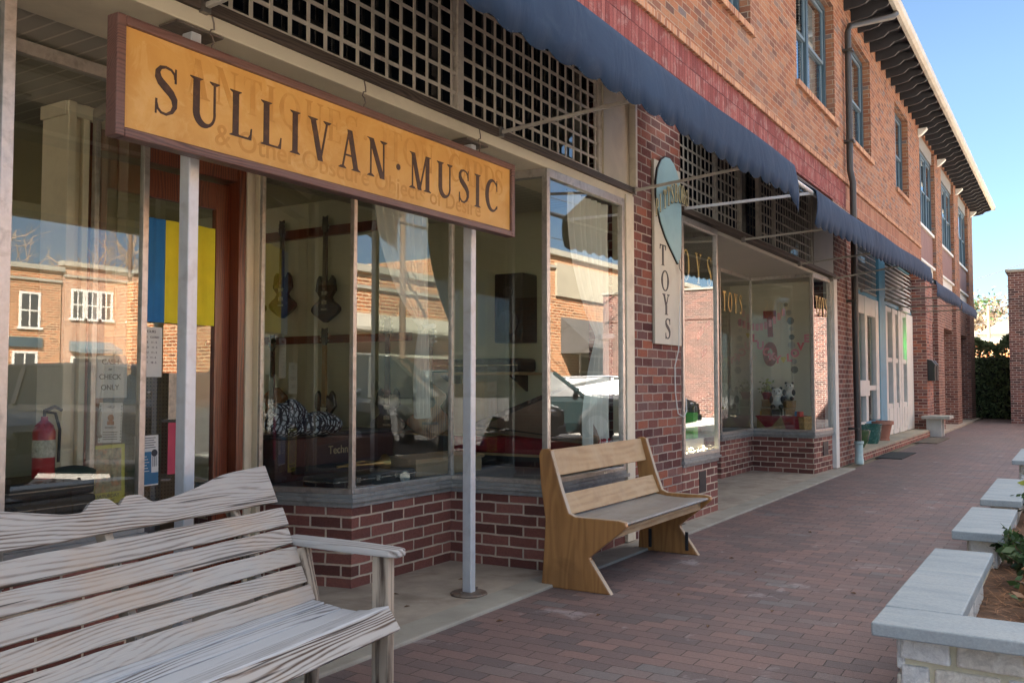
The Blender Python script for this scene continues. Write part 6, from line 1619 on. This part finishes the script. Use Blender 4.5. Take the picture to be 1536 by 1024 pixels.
# ------------------------------------------------------------------ parked cars
M['tyre'] = paint('tyre', (.02, .02, .02), .8, .2, 20); M['rim'] = paint('alloy', (.45, .45, .45), .3, .1, 10, metal=.8)
M['carglass'] = paint('car_glass', (.010, .013, .015), .22, .1, 1, coat=.0, bmp=0)
def carpaint(name, c):
    m, nt, p, out = newmat(name); p.inputs['Base Color'].default_value = (*c, 1); p.inputs['Roughness'].default_value = .35; p.inputs['Coat Weight'].default_value = .35; p.inputs['Metallic'].default_value = .1
    return m
def make_car(label, mat, loc, rz, h=1.72, Lc=4.7, hood=1.0):
    """local: nose towards +X, origin at ground centre"""
    t = thing('parked_car', label, 'car', loc, rz, group='cars parked at an angle to the kerb')
    hw = .93; hl = Lc / 2
    st = [(-hl, .42, .95, .78), (-hl + .12, .30, 1.05, .88), (-hl + .9, .24, 1.08, hw), (.2, .22, 1.05, hw), (hl - 1.35, .22, hood + .04, hw), (hl - .5, .24, hood - .06, hw - .03), (hl - .12, .30, hood - .18, .82), (hl, .38, hood - .32, .68)]
    mb = MB(); ring = 8
    for (x, zb, zt_, w_) in st:
        mb.v += [(x, -w_ * .92, zb), (x, -w_, zb + .2), (x, -w_, zt_ - .16), (x, -w_ * .86, zt_), (x, w_ * .86, zt_), (x, w_, zt_ - .16), (x, w_, zb + .2), (x, w_ * .92, zb)]
    n = len(st)
    for i in range(n - 1):
        for j in range(ring):
            j2 = (j + 1) % ring; mb.f.append((i * ring + j, i * ring + j2, (i + 1) * ring + j2, (i + 1) * ring + j))
    mb.f.append(tuple(range(ring))); mb.f.append(tuple((n - 1) * ring + j for j in reversed(range(ring))))
    bo = mb.build('body', mat, t, smooth=False, bevel=.03)
    cab = [(-hl + .10, 1.0, .80), (-hl + .45, h - .07, .66), (-.1, h - .01, .70), (.35, h - .06, .69), (hl - 1.30, hood + .02, .82)]
    gl_ = MB()
    for k in range(len(cab) - 1):
        pass
    low = [(-hl + .10, 1.0), (hl - 1.30, hood + .02)]
    P = [(-hl + .12, 1.0), (-hl + .42, h - .09), (-.1, h - .03), (.42, h - .08), (hl - 1.25, hood)]
    g = MB(); A = [(x, -(.86 if z < 1.2 else .70), z) for x, z in P]; Bq = [(x, (.86 if z < 1.2 else .70), z) for x, z in P]
    m_ = len(P); g.v = A + Bq; g.f = [tuple(range(m_)), tuple(m_ + i for i in reversed(range(m_)))] + [(i, (i + 1) % m_, m_ + (i + 1) % m_, m_ + i) for i in range(m_)]
    g.build('windows', M['carglass'], t)
    r = MB(); r.prism([(-hl + .40, -.69, h - .085), (.45, -.69, h - .075), (.35, -.64, h - .03), (-hl + .55, -.64, h - .03)], (0, 0.001, 0))
    ro = MB(); Q = [(-hl + .38, h - .10), (-hl + .50, h - .04), (-.1, h), (.30, h - .035), (.48, h - .10)]
    ro.prism([(x, -.71, z) for x, z in Q], (0, 1.42, 0)); ro.build('roof', mat, t, bevel=.03)
    pl = MB()
    for s in (-1, 1):
        for (xa, xb) in ((.45, hl - 1.22), (.0, .02), (-hl + .42, -hl + .12), (-1.15, -1.2)):
            za = h - .08; zb = 1.0
            pl.beam((xa, s * .71, za), (xb, s * .875, zb), .07, .05, (0, s, 0))
    pl.build('pillars', mat, t)
    for x in (hl - .95, -hl + .95):
        for s in (-1, 1):
            MB().lathe([(0, -.03), (.40, -.03), (.42, .0), (0, .0)], (x, s * (hw + .004), .38), 24, 'y').build('wheel_arch', M['black'], t)
            wo = MB().lathe([(.2, -.09), (.33, -.10), (.35, -.07), (.35, .07), (.33, .10), (.2, .09)], (x, s * (hw - .06), .35), 26, 'y').build('wheel', M['tyre'], t, smooth=True)
            ri = MB().lathe([(.21, -.02), (.24, -.02), (.24, .02), (.21, .02)], (x, s * (hw + .035), .35), 24, 'y')
            for q in range(5):
                a = q * 1.2566; ri.beam((x, s * (hw + .035), .35), (x + .22 * math.cos(a), s * (hw + .035), .35 + .22 * math.sin(a)), .05, .03, (0, 1, 0))
            ri.build('rim', M['rim'], wo)
    for s in (-1, 1):
        MB().ball((hl - .28, s * .68, hood - .26), .15, 14, 8, (1.2, .9, .55)).build('headlight', M['chrome'], t, smooth=True)
        MB().ball((.95, s * 1.0, 1.12), .11, 12, 8, (.6, 1, .7)).build('mirror', mat, t, smooth=True)
        MB().box((-hl - .005, s * .70 - .08, .75), (-hl + .06, s * .70 + .08, 1.0)).build('taillight', M['red'], t, bevel=.01)
    MB().box((hl - .06, -.45, hood - .42), (hl + .01, .45, hood - .24)).build('grille', M['black'], t, bevel=.01)
    MB().box((hl - .2, -.80, .34), (hl + .04, .80, .50)).build('bumper', M['dark'], t, bevel=.04)
    return t
hd_ = math.atan2(.88, .48)
dx, dy = math.cos(hd_), math.sin(hd_)
for k, (nx, c, nm, lb, h, Lc) in enumerate((
        (-2.6, (.05, .052, .055), 'grey_paint', 'grey hatchback parked leftmost in the row', 1.5, 4.3), (1.2, (.12, .012, .012), 'dark_red_paint', 'dark red car parked in the row left of the silver one', 1.5, 4.5),
        (6.0, (.02, .021, .021), 'graphite_paint', 'graphite sport utility car with round alloy wheels reflected in the left window', 1.72, 4.7), (9.6, (.015, .016, .018), 'charcoal_paint', 'charcoal car parked between the graphite and the dark van', 1.6, 4.6),
        (12.9, (.008, .014, .026), 'navy_paint', 'navy hatchback reflected behind the acoustic guitar', 1.5, 4.4), (15.7, (.022, .026, .023), 'olive_paint', 'tall dark van reflected in the middle pane', 1.9, 5.0),
        (19.2, (.006, .018, .020), 'teal_black_paint', 'dark teal car with five spoke wheels reflected beside the curtain', 1.62, 4.7), (23.0, (.05, .05, .06), 'slate_car_paint', 'slate car parked farthest along the row', 1.5, 4.5))):
    make_car(lb, carpaint(nm, c), (nx - dx * Lc / 2, -2.35 - dy * Lc / 2, 0), hd_, h, Lc)
